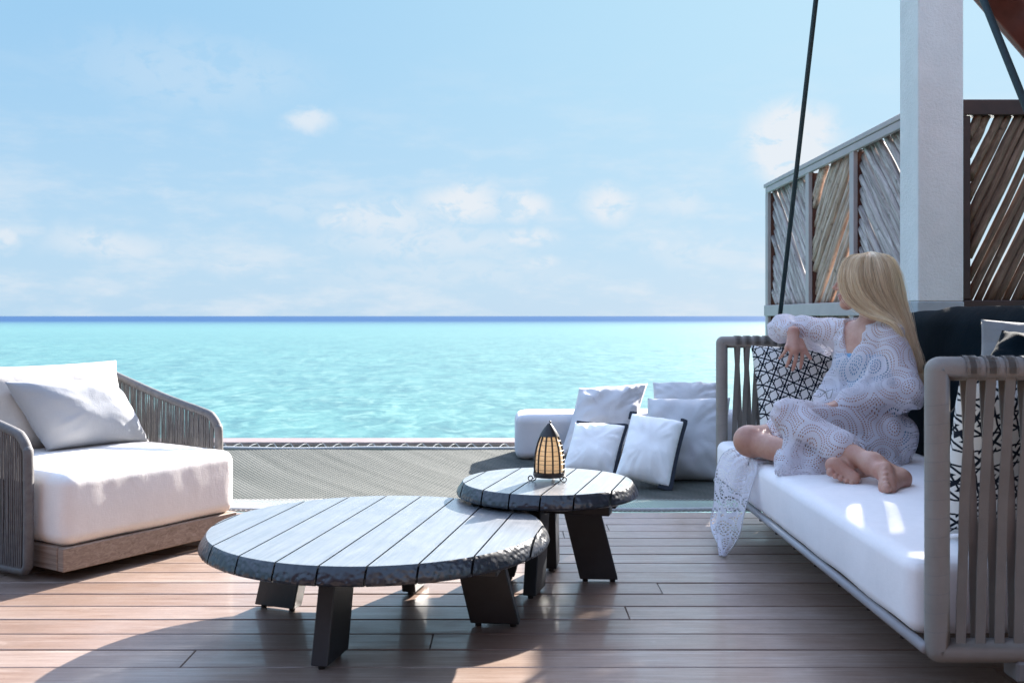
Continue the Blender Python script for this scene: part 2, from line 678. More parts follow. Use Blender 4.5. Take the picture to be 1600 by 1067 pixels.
# weathered hardwood planks
m, n, b = mat_new('deck_wood')
P_ = pos(n)
rnd = n.new('ShaderNodeObjectInfo').outputs['Random']
px_, py_, pz_ = n.sep(P_)
gv = n.comb(n.m('ADD', n.m('MULTIPLY', px_, 1.3), n.m('MULTIPLY', rnd, 57.0)), n.m('MULTIPLY', py_, 34), 0)
grain = n.noise(gv, 1.6, 8, .66, 1.4)
fine = n.noise(n.comb(n.m('MULTIPLY', px_, 9), n.m('MULTIPLY', py_, 420), rnd), 1.0, 3, .6)
blot = n.noise(n.vm('ADD', P_, n.comb(n.m('MULTIPLY', rnd, 13), 0, 0)), 2.2, 5, .6, .5)
c1 = n.ramp(grain, [(.25, (.12, .066, .042)), (.5, (.28, .195, .148)), (.75, (.50, .41, .35))])
c1 = n.mix(n.maprange(blot, .35, .7, 0, .45), c1, (.33, .28, .25))
c1 = n.mix(n.maprange(rnd, 0, 1, 0, .95), c1, n.mix(.5, c1, (.15, .088, .062)))
c1 = n.mix(n.maprange(fine, .42, .70, 0, .5), c1, (.13, .08, .06))
wear = n.noise(P_, 7, 6, .7, .2)
c1 = n.mix(n.maprange(wear, .62, .72, 0, .3), c1, (.45, .36, .30))
n.put(b.inputs['Base Color'], c1)
n.put(b.inputs['Roughness'], n.maprange(n.m('ADD', blot, n.m('MULTIPLY', wear, .5)), .4, 1.0, .26, .50))
b.inputs['Specular IOR Level'].default_value = .5
n.put(b.inputs['Coat Weight'], n.maprange(n.m('ADD', grain, wear), .85, 1.15, .05, .55))
b.inputs['Coat Roughness'].default_value = .11
b.inputs['Coat IOR'].default_value = 1.6
nb = n.bump(grain, .22, .003)
n.put(b.inputs['Normal'], n.bump(fine, .18, .0012, nb))
M['deck_wood'] = m

# the same wood, sawn smooth, for the armchair plinth
m, n, b = mat_new('teak')
c = objc(n)
g = n.noise(n.vm('MULTIPLY', c, (26, 2.2, 60)), 1.4, 7, .6, 1.2)
n.put(b.inputs['Base Color'], n.ramp(g, [(.3, (.17, .115, .085)), (.55, (.27, .20, .155)), (.8, (.36, .29, .24))]))
b.inputs['Roughness'].default_value = .6
n.put(b.inputs['Normal'], n.bump(g, .2, .002))
M['teak'] = m

# black stained tabletop with brushed wood grain, satin; colour paled to imitate reflected sky
def table_mat(name, hammered):
    m, n, b = mat_new(name)
    c = objc(n)
    x, y, z = n.sep(c)
    rnd = n.new('ShaderNodeObjectInfo').outputs['Random']
    g = n.noise(n.comb(n.m('MULTIPLY', x, 60), n.m('ADD', n.m('MULTIPLY', y, 2.5), n.m('MULTIPLY', rnd, 31)), 0), 1.2, 8, .68, 1.0)
    if not hammered:
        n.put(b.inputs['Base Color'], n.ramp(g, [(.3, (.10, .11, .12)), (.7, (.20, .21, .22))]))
        n.put(b.inputs['Roughness'], n.maprange(n.noise(c, 14, 5, .7), .3, .7, .34, .50))
        b.inputs['Specular IOR Level'].default_value = 1.0
        b.inputs['Coat Weight'].default_value = 1.0
        b.inputs['Coat IOR'].default_value = 1.75
        b.inputs['Coat Roughness'].default_value = .22
        n.put(b.inputs['Normal'], n.bump(g, .18, .002))
    else:
        v = n.new('ShaderNodeTexVoronoi', feature='SMOOTH_F1')
        n.put(v.inputs['Vector'], n.vm('MULTIPLY', c, (1, 1, 1.2)))
        v.inputs['Scale'].default_value = 62
        n.put(b.inputs['Base Color'], n.ramp(g, [(.3, (.008, .012, .019)), (.7, (.018, .025, .036))]))
        b.inputs['Roughness'].default_value = .30
        b.inputs['Specular IOR Level'].default_value = .7
        n.put(b.inputs['Normal'], n.bump(v.outputs['Distance'], .5, .006))
    return m
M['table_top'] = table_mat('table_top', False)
M['table_rim'] = table_mat('table_rim', True)

# rough white plaster
m, n, b = mat_new('plaster')
c = pos(n)
k1 = n.noise(c, 3, 5, .6); k2 = n.noise(c, 55, 5, .65)
zz = n.sep(c)[2]
pl = n.ramp(k1, [(.3, (.63, .61, .595)), (.7, (.75, .725, .71))])
pl = n.mix(n.maprange(k2, .60, .72, 0, .25), pl, (.42, .42, .42))
n.put(b.inputs['Base Color'], pl)
b.inputs['Roughness'].default_value = .85
n.put(b.inputs['Normal'], n.bump(n.m('ADD', k2, n.m('MULTIPLY', n.noise(c, 160, 3, .6), .4)), .65, .010))
M['plaster'] = m
M['plaster_grey'] = simple('plaster_grey', (.36, .37, .385), .8, .3, .12, 8, .9, 90)


# weathered poles
def log_mat(name, a, b_, c_):
    m, n, b = mat_new(name)
    c = objc(n)
    rnd = n.new('ShaderNodeObjectInfo').outputs['Random']
    off = n.comb(n.m('MULTIPLY', rnd, 19), n.m('MULTIPLY', rnd, 7), n.m('MULTIPLY', rnd, 41))
    cc = n.vm('ADD', n.vm('MULTIPLY', c, (34, 34, 3.0)), off)
    g = n.noise(cc, 1.6, 7, .65, .8)
    kn = n.noise(n.vm('ADD', n.vm('MULTIPLY', c, (9, 9, 6)), off), 1.6, 3, .6)
    col = n.ramp(g, [(.25, a), (.52, b_), (.78, c_)])
    col = n.mix(n.maprange(rnd, 0, 1, 0, .45), col, n.mix(.5, col, a))
    col = n.mix(n.maprange(kn, .62, .74, 0, .7), col, tuple(q * .35 for q in a))
    n.put(b.inputs['Base Color'], col)
    b.inputs['Roughness'].default_value = .85
    n.put(b.inputs['Normal'], n.bump(g, .6, .006))
    return m
M['log_grey'] = log_mat('log_grey', (.11, .08, .07), (.45, .385, .36), (.78, .70, .66))
M['log_tan'] = log_mat('log_tan', (.12, .07, .05), (.48, .35, .28), (.74, .59, .50))
M['log_dark'] = log_mat('log_dark', (.045, .027, .017), (.15, .095, .06), (.30, .21, .15))

# sea over white sand: turquoise lagoon, ruffled, with the deep blue beyond the reef
m, n, b = mat_new('sea')
c = pos(n)
x, y, z = n.sep(c)
big = n.noise(n.vm('MULTIPLY', c, (.35, 1, 1)), .035, 4, .6, .4)
mid = n.noise(n.vm('MULTIPLY', c, (1.0, .5, 1)), .55, 6, .70, .9)
small = n.noise(n.vm('MULTIPLY', c, (1.5, .6, 1)), 1.1, 6, .66, .9)
tq = n.ramp(mid, [(.30, (0.033, 0.104, 0.113)), (.44, (0.053, 0.151, 0.150)), (.56, (0.075, 0.194, 0.181)), (.72, (0.132, 0.260, 0.231))])
tq = n.mix(n.maprange(small, .50, .68, 0, .9), tq, (0.167, 0.290, 0.251))
tq = n.mix(n.maprange(small, .47, .32, 0, .75), tq, (0.032, 0.101, 0.116))
tq = n.mix(n.maprange(big, .4, .65, 0, .35), tq, (0.048, 0.136, 0.148))
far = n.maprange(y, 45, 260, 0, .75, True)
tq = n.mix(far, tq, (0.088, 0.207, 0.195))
reef = n.maprange(n.m('ADD', y, n.m('MULTIPLY', n.noise(n.comb(n.m('MULTIPLY', x, .004), 0, 0), 1, 2), 160)), 260, 720, 0, 1, True)
tq = n.mix(reef, tq, (.016, .055, .14))
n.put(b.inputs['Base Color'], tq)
b.inputs['Roughness'].default_value = .30
n.put(b.inputs['Specular IOR Level'], n.maprange(reef, 0, 1, .28, .02))
b.inputs['IOR'].default_value = 1.33
wv = n.m('ADD', n.m('MULTIPLY', n.noise(n.vm('MULTIPLY', c, (.5, 1, 1)), 1.1, 4, .6, .4), 1.0), n.m('MULTIPLY', n.noise(n.vm('MULTIPLY', c, (.6, 1, 1)), 5, 3, .6), .25))
n.put(b.inputs['Normal'], n.bump(wv, .35, .30))
M['sea'] = m

# dense woven net cloth
m, n, b = mat_new('woven_net')
c = pos(n)
x, y, z = n.sep(c)
fx = n.m('ABSOLUTE', n.m('SUBTRACT', n.m('FRACT', n.m('MULTIPLY', n.m('ADD', x, n.m('MULTIPLY', y, .55)), 38)), .5))
fy = n.m('ABSOLUTE', n.m('SUBTRACT', n.m('FRACT', n.m('MULTIPLY', n.m('SUBTRACT', y, n.m('MULTIPLY', x, .12)), 26)), .5))
wv = n.m('MULTIPLY', n.maprange(fx, .06, .3), n.maprange(fy, .06, .3))
streak = n.noise(n.comb(n.m('MULTIPLY', n.m('ADD', x, n.m('MULTIPLY', y, .62)), 6.0), n.m('MULTIPLY', y, .35), 0), 1.2, 4, .6)
cl_ = n.ramp(streak, [(.3, (.045, .047, .040)), (.7, (.105, .105, .092))])
cl_ = n.mix(wv, n.mix(.38, cl_, (.022, .04, .035)), cl_)
n.put(b.inputs['Base Color'], cl_)
b.inputs['Roughness'].default_value = .8
b.inputs['Specular IOR Level'].default_value = .25
n.put(b.inputs['Normal'], n.bump(wv, .8, .006))
M['woven_net'] = m

# printed geometric cushion cover
m, n, b = mat_new('geometric_print')
uv = n.new('ShaderNodeTexCoord').outputs['UV']
u, v, _ = n.sep(n.vm('SCALE', uv, sc=1 / .043))
u2 = n.m('ADD', n.m('MULTIPLY', u, .94), n.m('MULTIPLY', v, .34))
v2 = n.m('SUBTRACT', n.m('MULTIPLY', v, .94), n.m('MULTIPLY', u, .34))
par = n.m('FLOORED_MODULO', n.m('ADD', n.m('FLOOR', u2), n.m('FLOOR', v2)), 2.0)
qx = n.m('SUBTRACT', n.m('FRACT', u2), .5)
qy = n.m('SUBTRACT', n.m('FRACT', v2), .5)
qx = n.m('MULTIPLY', qx, n.m('SUBTRACT', 1.0, n.m('MULTIPLY', par, 2.0)))
A1 = n.m('LESS_THAN', n.m('ABSOLUTE', n.m('SUBTRACT', qx, qy)), .11)
d_ = n.m('SUBTRACT', n.m('ABSOLUTE', qx), n.m('MULTIPLY', n.m('ABSOLUTE', qy), .45))
A2 = n.m('LESS_THAN', n.m('ABSOLUTE', n.m('SUBTRACT', n.m('ABSOLUTE', n.m('ADD', qx, qy)), n.m('MULTIPLY', n.m('ABSOLUTE', n.m('SUBTRACT', qx, qy)), .75))), .10)
A3 = n.m('LESS_THAN', n.m('ABSOLUTE', n.m('SUBTRACT', n.m('ADD', n.m('ABSOLUTE', qx), n.m('ABSOLUTE', qy)), .52)), n.m('MULTIPLY', .08, par))
A4 = n.m('LESS_THAN', n.m('ABSOLUTE', n.m('SUBTRACT', n.m('ABSOLUTE', n.m('SUBTRACT', qx, qy)), .40)), n.m('MULTIPLY', .075, n.m('SUBTRACT', 1.0, par)))
msk = n.m('MAXIMUM', n.m('MAXIMUM', A1, A4), A2)
n.put(b.inputs['Base Color'], n.mix(msk, (.70, .69, .66), (.006, .010, .018)))
b.inputs['Roughness'].default_value = .9
b.inputs['Specular IOR Level'].default_value = .2
n.put(b.inputs['Normal'], n.bump(n.noise(objc(n), 500, 2, .5), .3, .001))
M['geometric_print'] = m


# lace: cotton with rings of eyelet holes
def lace_mat(name, ring=.0096, step=.0088, cell=.125, hole=.98):
    m, n, b = mat_new(name)
    uv = n.new('ShaderNodeTexCoord').outputs['UV']
    vo = n.new('ShaderNodeTexVoronoi', voronoi_dimensions='2D', feature='F1')
    vo.inputs['Scale'].default_value = 1 / cell
    vo.inputs['Randomness'].default_value = .6
    uv = n.vm('ADD', uv, n.vm('SCALE', n.vm('SUBTRACT', n.noise(uv, 6, 2, .5, out='Color'), (.5, .5, .5)), sc=.06))
    n.put(vo.inputs['Vector'], uv)
    d = n.vm('SUBTRACT', uv, vo.outputs['Position'])
    x, y, _ = n.sep(d)
    r = n.vm('LENGTH', n.comb(x, y, 0))
    th = n.m('ARCTAN2', y, x)
    k = n.m('DIVIDE', r, ring)
    idx = n.m('ADD', n.m('FLOOR', k), .5)
    fr = n.m('SUBTRACT', n.m('FRACT', k), .5)
    cnt = n.m('MAXIMUM', n.m('ROUND', n.m('DIVIDE', n.m('MULTIPLY', idx, ring * 2 * PI), step)), 1.0)
    fa = n.m('SUBTRACT', n.m('FRACT', n.m('MULTIPLY', n.m('DIVIDE', th, 2 * PI), cnt)), .5)
    ln = n.vm('LENGTH', n.comb(n.m('DIVIDE', fr, .25 * hole), n.m('DIVIDE', fa, .30 * hole), 0))
    dots = n.m('LESS_THAN', ln, 1.0)
    plain = n.m('GREATER_THAN', n.m('FLOORED_MODULO', n.m('FLOOR', k), 4.0), 2.5)
    dots = n.m('MULTIPLY', dots, n.m('SUBTRACT', 1.0, plain))
    tiny = n.new('ShaderNodeTexVoronoi', voronoi_dimensions='2D', feature='F1')
    tiny.inputs['Scale'].default_value = 1 / .0042
    tiny.inputs['Randomness'].default_value = .15
    n.put(tiny.inputs['Vector'], uv)
    crochet = n.maprange(tiny.outputs['Distance'], .1, .55)
    b.inputs['Base Color'].default_value = (.85, .83, .89, 1)
    b.inputs['Roughness'].default_value = .85
    b.inputs['Specular IOR Level'].default_value = .2
    n.put(b.inputs['Normal'], n.bump(n.m('ADD', crochet, n.m('MULTIPLY', n.m('SUBTRACT', 1.0, plain), .6)), .6, .002))
    tr = n.new('ShaderNodeBsdfTransparent')
    tl = n.new('ShaderNodeBsdfTranslucent')
    tl.inputs[0].default_value = (.85, .83, .89, 1)
    mx = n.new('ShaderNodeMixShader'); mx.inputs[0].default_value = .28
    n.l.new(b.outputs[0], mx.inputs[1]); n.l.new(tl.outputs[0], mx.inputs[2])
    base_open = n.maprange(tiny.outputs['Distance'], .42, .62, 0, .25)
    fac = n.m('MAXIMUM', dots, base_open)
    m2 = n.new('ShaderNodeMixShader')
    n.put(m2.inputs[0], fac)
    n.l.new(mx.outputs[0], m2.inputs[1]); n.l.new(tr.outputs[0], m2.inputs[2])
    n.l.new(m2.outputs[0], m.node_tree.nodes['Material Output'].inputs[0])
    return m
M['lace'] = lace_mat('lace')
M['lace_open'] = lace_mat('lace_open', .0135, .0125, .11, 1.25)

# skin and hair
m, n, b = mat_new('skin')
c = objc(n)
k = n.noise(c, 11, 6, .7)
n.put(b.inputs['Base Color'], n.ramp(k, [(.28, (.44, .20, .145)), (.5, (.52, .285, .21)), (.72, (.60, .365, .28))]))
b.inputs['Roughness'].default_value = .48
b.inputs['Specular IOR Level'].default_value = .45
b.inputs['Subsurface Weight'].default_value = .18
b.inputs['Subsurface Radius'].default_value = (.012, .004, .002)
b.inputs['Subsurface Scale'].default_value = 1.0
n.put(b.inputs['Normal'], n.bump(n.noise(c, 260, 3, .6), .12, .001))
M['skin'] = m
M['lip'] = simple('lip', (.46, .20, .17), .4)
M['eye'] = simple('eye', (.55, .55, .55), .15)

m, n, b = mat_new('blonde_hair')
at = n.new('ShaderNodeAttribute', attribute_name='tone')
c = objc(n)
k = n.noise(n.vm('MULTIPLY', c, (1, 1, .12)), 160, 3, .6)
t = n.m('ADD', n.m('MULTIPLY', at.outputs['Fac'], .7), n.m('MULTIPLY', k, .3))
n.put(b.inputs['Base Color'], n.ramp(t, [(.10, (.36, .23, .13)), (.40, (.78, .585, .365)), (.72, (1.0, .84, .60))]))
b.inputs['Roughness'].default_value = .38
b.inputs['Specular IOR Level'].default_value = .5
M['blonde_hair'] = m
M['swimsuit'] = simple('swimsuit', (.16, .33, .52), .7)

m, n, b = mat_new('lantern_paper')
c = objc(n)
k = n.noise(n.vm('MULTIPLY', c, (1, 1, 3)), 60, 5, .6)
colp = n.ramp(k, [(.3, (.78, .60, .40)), (.7, (.93, .80, .60))])
n.put(b.inputs['Base Color'], colp)
b.inputs['Roughness'].default_value = .8
tl = n.new('ShaderNodeBsdfTranslucent'); n.put(tl.inputs[0], n.mix(.0, colp, colp))
mx = n.new('ShaderNodeMixShader'); mx.inputs[0].default_value = .6
n.l.new(b.outputs[0], mx.inputs[1]); n.l.new(tl.outputs[0], mx.inputs[2])
n.l.new(mx.outputs[0], m.node_tree.nodes['Material Output'].inputs[0])
M['lantern_paper'] = m

# ------------------------------------------------------------------ SETTING
SEA_Z = -2.0
mb = MB()
mb.add([(-30000, -200, SEA_Z), (30000, -200, SEA_Z), (30000, 45000, SEA_Z), (-30000, 45000, SEA_Z)], [(0, 1, 2, 3)])
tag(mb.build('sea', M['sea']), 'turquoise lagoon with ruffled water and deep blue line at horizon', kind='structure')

# deck of hardwood planks, each a piece of its own
deck = empty('deck', (0, 0, 0), label='dark weathered hardwood deck of wide planks', kind='structure')
PITCH, PW, PT = 0.1425, 0.1348, 0.028
DECK_END = 4.83
plank_me = {}
def plank(x0, x1, yc, dz):
    L = x1 - x0
    key_ = round(L, 1)
    if key_ not in plank_me:
        plank_me[key_] = chamfer_box_mesh('plank', key_, PW, PT, .0022)
    o = link('plank', plank_me[key_], M['deck_wood'], deck, ((x0 + x1) / 2, yc, -PT / 2 + dz))
    o.scale = (L / key_, 1, 1)
yc = DECK_END - PW / 2
row = 0
joints = {7: -1.05, 5: -1.12, 10: -1.75, 12: -.58, 13: -.235, 11: .37, 15: 1.3, 14: -.9, 16: 1.5}
while yc > -1.6:
    cuts = [-4.6]
    if row in joints:
        cuts += [joints[row]]
    xx = (joints[row] if row in joints else -4.6 + random.uniform(.6, 3.4))
    while xx < 4.2:
        if xx > cuts[-1] + .7: cuts.append(xx)
        xx += random.uniform(2.3, 3.6)
    cuts.append(5.0)
    for a, b2 in zip(cuts[:-1], cuts[1:]):
        plank(a + .0009, b2 - .0009, yc, random.uniform(-.0012, .0012))
    yc -= PITCH
    row += 1
link('gap_shade_sheet', chamfer_box_mesh('gap_shade_sheet', 9.6, 6.5, .012, .0), M['rubber'], deck, (.2, 1.55, -PT - .0075))  # black sheet added under the planks to stand in for shade in the gaps
for jx in np.arange(-4.4, 5.0, .6):
    j = chamfer_box_mesh('joist', .06, 6.5, .10, .0)
    link('joist', j, M['screen_dark'], deck, (jx, 1.55, -PT - .066))
ed = chamfer_box_mesh('edge_board', 9.6, .03, .12, .003)
link('edge_board', ed, M['roof_edge'], deck, (.2, DECK_END + .018, -.072))

# beam that carries the far side of the net
beam = empty('beam', (0, 7.36, 0), label='long grey wooden beam along the outer edge of the net', kind='structure')
link('beam_cap', chamfer_box_mesh('beam_cap', 8.4, .26, .03, .006), M['beam_wood'], beam, (-1.6, 0.02, .018))
link('beam_core', chamfer_box_mesh('beam_core', 8.4, .20, .16, .006), M['screen_dark'], beam, (-1.6, .02, -.079))

# net: loose white mesh near the deck, dense woven part beyond
net = empty('overwater_net', (0, 6, 0), label='wide grey-green lounging net stretched over the water past the deck edge', cat='net')
mb = MB()
nx, ny = 160, 44
NX0, NX1, NY0, NY1 = -5.6, 2.26, 5.24, 7.12
def sag(x, y):
    v = (y - 4.86) / (7.12 - 4.86)
    s = -.035 * math.sin(PI * min(1, max(0, v))) 
    s += .006 * mn.noise(Vector((x * 2.2 + y * 1.6, y * .6, 0)))
    return s
for i in range(nx + 1):
    for j in range(ny + 1):
        x = NX0 + (NX1 - NX0) * i / nx; y = NY0 + (NY1 - NY0) * j / ny
        mb.v.append((x, y - 6, sag(x, y)))
for i in range(nx):
    for j in range(ny):
        a = i * (ny + 1) + j
        mb.f.append((a, a + ny + 1, a + ny + 2, a + 1))
tag(mb.build('woven_panel', M['woven_net'], net, smooth=True), 'densely woven grey-green part of the net')
mb = MB()
st = .024
y0, y1 = 4.86, 5.27
k = 0
x = -5.6
while x < 2.6:
    for dr in (1, -1):
        pts = []
        for q in np.linspace(0, 1, 5):
            yy = y0 + (y1 - y0) * q
            xx = x + dr * (yy - y0) * .62
            pts.append((xx, yy - 6, sag(xx, yy) + .003 * dr))
        if pts[0][0] < 2.3 and pts[-1][0] < 2.3:
            mb.tube(pts, .0016, 4, cap=False)
    x += st
tag(mb.build('mesh_cords', M['white_rope'], net), 'open white diamond mesh near the deck edge', kind='stuff')
mb = MB()
mb.tube([(x, 7.13 - 6, .004 + .004 * math.sin(x * 5)) for x in np.linspace(-5.6, 2.26, 120)], .013, 7)
mb.build('edge_rope', M['white_rope'], net, smooth=True)
mb = MB()
mb.tube([(x, 4.885 - 6, .002 + .002 * math.sin(x * 7)) for x in np.linspace(-5.6, 2.26, 120)], .011, 7)
mb.build('edge_rope', M['white_rope'], net, smooth=True)
lac = MB()
x = -5.5
while x < 2.2:
    lac.tube([(x, 1.13, .004), (x + .03, 1.19, .024), (x + .05, 1.235, .026), (x + .08, 1.19, .006), (x + .12, 1.13, .0)], .0032, 5)
    x += .12
tag(lac.build('lacing', M['white_rope'], net), 'white cord lacing net to beam')

# column
colm = empty('column', (2.327, 5.53, 0), label='square white rough-plastered column behind the hanging daybed', cat='column')
link('column_shaft', chamfer_box_mesh('column_shaft', .246, .26, 3.6, .006), M['plaster'], colm, (0, 0, 1.03 + 1.8))
link('column_base', chamfer_box_mesh('column_base', .252, .266, 1.03, .006), M['plaster_grey'], colm, (0, 0, .515))


# unseen villa front added behind the camera to darken faces turned towards it
villa = empty('villa_light_blocker', (0, -1.9, 0), label='unseen timber villa wall added behind the deck to cut fill light', kind='structure')
for k_ in range(7):
    link('blocker_panel', chamfer_box_mesh('blocker_panel', 1.55, .12, 4.6, .01), M['screen_dark'], villa, (-4.8 + k_ * 1.6, 0, 2.3))


# pole screens
def log_variants():
    out = []
    for s in range(6):
        mb_ = MB()
        N = 9
        pts, rr = [], []
        for i in range(N):
            z = -.5 + i / (N - 1)
            pts.append((.010 * mn.noise(Vector((s * 5.1, z * 2.2, 0))), .010 * mn.noise(Vector((s * 5.1, z * 2.2, 9))), z))
            rr.append(1.0 + .13 * mn.noise(Vector((s * 2.3, z * 5.0, 4))) - .05 * z)
        mb_.tube([(p[0], p[1], p[2]) for p in pts], [r * .5 for r in rr], 7)
        out.append((pts, rr))
    return out
LV = log_variants()
log_cache = {}
def log_mesh(s, rad, mat):
    key_ = (s, round(rad, 3), mat.name)
    if key_ not in log_cache:
        pts, rr = LV[s]
        mb_ = MB()
        mb_.tube(pts, [r * rad for r in rr], 7)
        me = mb_.mesh('log', True)
        me.materials.append(mat)
        log_cache[key_] = me
    return log_cache[key_]


def fill_logs(parent, org, U, Wd, Ht, ang, pitch, rad, mat, gap_p=.0, depth=0.0, jit=.02, step_gap=.03):
    """poles slanting by ang from horizontal across a Wd x Ht opening; org = lower corner, U = unit vector along it"""
    U = Vector(U)
    N = U.cross(Vector((0, 0, 1)))
    ca, sa = math.cos(ang), math.sin(ang)
    # perpendicular offset range
    cs = [(-sa * x + ca * z) for x in (0, Wd) for z in (0, Ht)]
    o = min(cs) + pitch * .2
    cnt = 0
    while o < max(cs):
        a = ang + random.uniform(-jit, jit)
        c2, s2 = math.cos(a), math.sin(a)
        bx2, bz2 = -sa * o, ca * o
        ts = []
        # clip line (bx2,bz2)+t(c2,s2) against the box
        t0, t1 = -9, 9
        for (p, d, lo, hi) in ((bx2, c2, .0, Wd), (bz2, s2, .0, Ht)):
            if abs(d) < 1e-6: continue
            q0, q1 = (lo - p) / d, (hi - p) / d
            if q0 > q1: q0, q1 = q1, q0
            t0, t1 = max(t0, q0), min(t1, q1)
        r = rad * random.uniform(.8, 1.15)
        if t1 - t0 > .06:
            mid = (t0 + t1) / 2
            L = (t1 - t0) + .02
            pc = Vector(org) + U * (bx2 + mid * c2) + Vector((0, 0, bz2 + mid * s2)) + N * (depth + random.uniform(-.018, .018))
            dirw = U * c2 + Vector((0, 0, s2))
            me = log_mesh(random.randrange(6), .5 * round(r / .004) * .004 * 2, mat)
            ob = bpy.data.objects.new('log', me)
            COL.objects.link(ob)
            ob.parent = parent
            ob.location = pc
            q = dirw.to_track_quat('Z', 'Y')
            ob.rotation_euler = q.to_euler()
            ob.scale = (1, 1, L)
            cnt += 1
        o += (2 * r) * .93 if random.random() > gap_p else 2 * r + random.uniform(.3, 1.2) * step_gap
    return cnt


WX = 2.30
scr = empty('pole_screen', (WX, 7.3, 0), label='long privacy screen of diagonal grey poles in pale frames, running out over the net', cat='screen')
def lp(parent_loc, x, y, z): return (x - parent_loc[0], y - parent_loc[1], z - parent_loc[2])
SL = (WX, 7.3, 0)
posts_y = [8.96, 7.73, 6.72, 5.72]
for i, y in enumerate(posts_y):
    link('post', chamfer_box_mesh('post', .03, .085, 2.06, .003), M['screen_pale'], scr, lp(SL, WX + .005, y, 1.03))
    link('post_core', chamfer_box_mesh('post_core', .10, .05, 2.055, .003), M['screen_brown'], scr, lp(SL, WX + .072, y - .012, 1.0275))
link('top_rail', chamfer_box_mesh('top_rail', .14, 3.36, .035, .004), M['screen_pale'], scr, lp(SL, WX + .05, 7.345, 2.125))
link('top_rail', chamfer_box_mesh('top_rail', .03, 3.30, .05, .004), M['screen_pale'], scr, lp(SL, WX - .0, 7.33, 2.08))
link('mid_rail', chamfer_box_mesh('mid_rail', .036, 3.33, .095, .004), M['screen_pale'], scr, lp(SL, WX - .002, 7.345, 1.0))
link('mid_rail', chamfer_box_mesh('mid_rail', .09, 3.2, .04, .004), M['screen_brown'], scr, lp(SL, WX + .065, 7.345, .985))
link('bottom_rail', chamfer_box_mesh('bottom_rail', .09, 3.3, .10, .004), M['screen_pale'], scr, lp(SL, WX + .04, 7.345, .07))
lab = ['\\', '/', '\\']
for i in range(3):
    ya, yb = posts_y[i] - .035, posts_y[i + 1] + .035
    W_ = ya - yb
    # along U = -y (towards the camera): seen from the deck left is far
    ang = {'\\': PI - math.radians(42), '/': math.radians(42)}[lab[i]]
    mt = [M['log_grey'], M['log_tan'], M['log_grey']][i]
    fill_logs(scr, lp(SL, WX + .06, ya, 1.04), (0, -1, 0), W_, 1.02, ang, .05, .027, mt, .14, 0, .016, .016)
    fill_logs(scr, lp(SL, WX + .06, ya, .12), (0, -1, 0), W_, .84, PI - ang, .05, .024, M['log_tan'], .05, 0, .015, .014)

FX, FY = 2.46, 5.53
fsc = empty('pole_screen', (FX, FY, 0), label='dark brown framed screen of slanting poles with bright gaps, right of the white column', cat='screen')
FL = (FX, FY, 0)
fw = 2.75
link('frame_rail', chamfer_box_mesh('frame_rail', fw, .10, .085, .004), M['screen_dark'], fsc, lp(FL, FX + fw / 2, FY, 2.10))
link('frame_rail', chamfer_box_mesh('frame_rail', fw, .10, .075, .004), M['screen_dark'], fsc, lp(FL, FX + fw / 2, FY, 1.0))
link('frame_rail', chamfer_box_mesh('frame_rail', fw, .10, .08, .004), M['screen_dark'], fsc, lp(FL, FX + fw / 2, FY, .06))
for xx in (FX + .035, FX + 1.35, FX + 2.7):
    link('frame_post', chamfer_box_mesh('frame_post', .065, .09, 1.01, .004), M['screen_dark'], fsc, lp(FL, xx, FY, 1.5475))
    link('frame_post', chamfer_box_mesh('frame_post', .065, .09, .86, .004), M['screen_dark'], fsc, lp(FL, xx, FY, .5315))
fill_logs(fsc, lp(FL, FX + .07, FY, 1.04), (1, 0, 0), 1.24, 1.02, math.radians(64), .05, .024, M['log_dark'], .70, 0, .012, .009)
fill_logs(fsc, lp(FL, FX + 1.39, FY, 1.04), (1, 0, 0), 1.27, 1.02, math.radians(116), .05, .028, M['log_dark'], .5, 0, .010, .007)
fill_logs(fsc, lp(FL, FX + .07, FY, .10), (1, 0, 0), 2.6, .86, math.radians(116), .05, .036, M['log_dark'], .25, 0, .02, .02)

# gable roof over the near deck (only its sloping edge shows)
RY = 4.6
roof = empty('roof', (1.22, RY, 3.46), label='red-brown timber gable roof sloping down at the upper corner above the daybed', cat='roof')
sl = 1.15
def slope_board(name, s0, s1, yc_, wy, off, th, mat, sign=1):
    """a board running down one slope: s0..s1 measured in X from the ridge"""
    L = math.hypot(s1 - s0, (s1 - s0) * sl)
    me = chamfer_box_mesh(name, L, wy, th, .004)
    a = math.atan(sl) * (1 if sign > 0 else -1)
    nrm = Vector((math.sin(math.atan(sl)) * sign, 0, math.cos(math.atan(sl))))
    c_ = Vector((sign * (s0 + s1) / 2, yc_, -(s0 + s1) / 2 * sl)) + nrm * off
    return link(name, me, mat, roof, c_, (0, a, 0))
slope_board('barge_board', 0.02, 1.75, -.02, .035, .085, .17, M['roof_wood'])
slope_board('barge_trim', 0.02, 1.75, .006, .012, .012, .020, M['roof_edge'])
for k_ in range(4):
    slope_board('rafter', .02, 1.7, -.55 - k_ * .75, .06, .085, .11, M['roof_wood'])
for k_ in range(10):
    s = .05 + k_ * .17
    me = chamfer_box_mesh('roof_board', .235, 2.9, .018, .002)
    c_ = Vector((s + .06, -1.5, -(s + .06) * sl)) + Vector((math.sin(math.atan(sl)), 0, math.cos(math.atan(sl)))) * .155
    link('roof_board', me, M['roof_wood'], roof, c_, (0, math.atan(sl), 0))
    if s < .2:
        c_ = Vector((-(s + .06), -1.5, -(s + .06) * sl)) + Vector((-math.sin(math.atan(sl)), 0, math.cos(math.atan(sl)))) * .155
        link('roof_board', me, M['roof_wood'], roof, c_, (0, -math.atan(sl), 0))
link('ridge_beam', chamfer_box_mesh('ridge_beam', .12, 3.0, .16, .004), M['roof_wood'], roof, (0, -1.5, -.12))

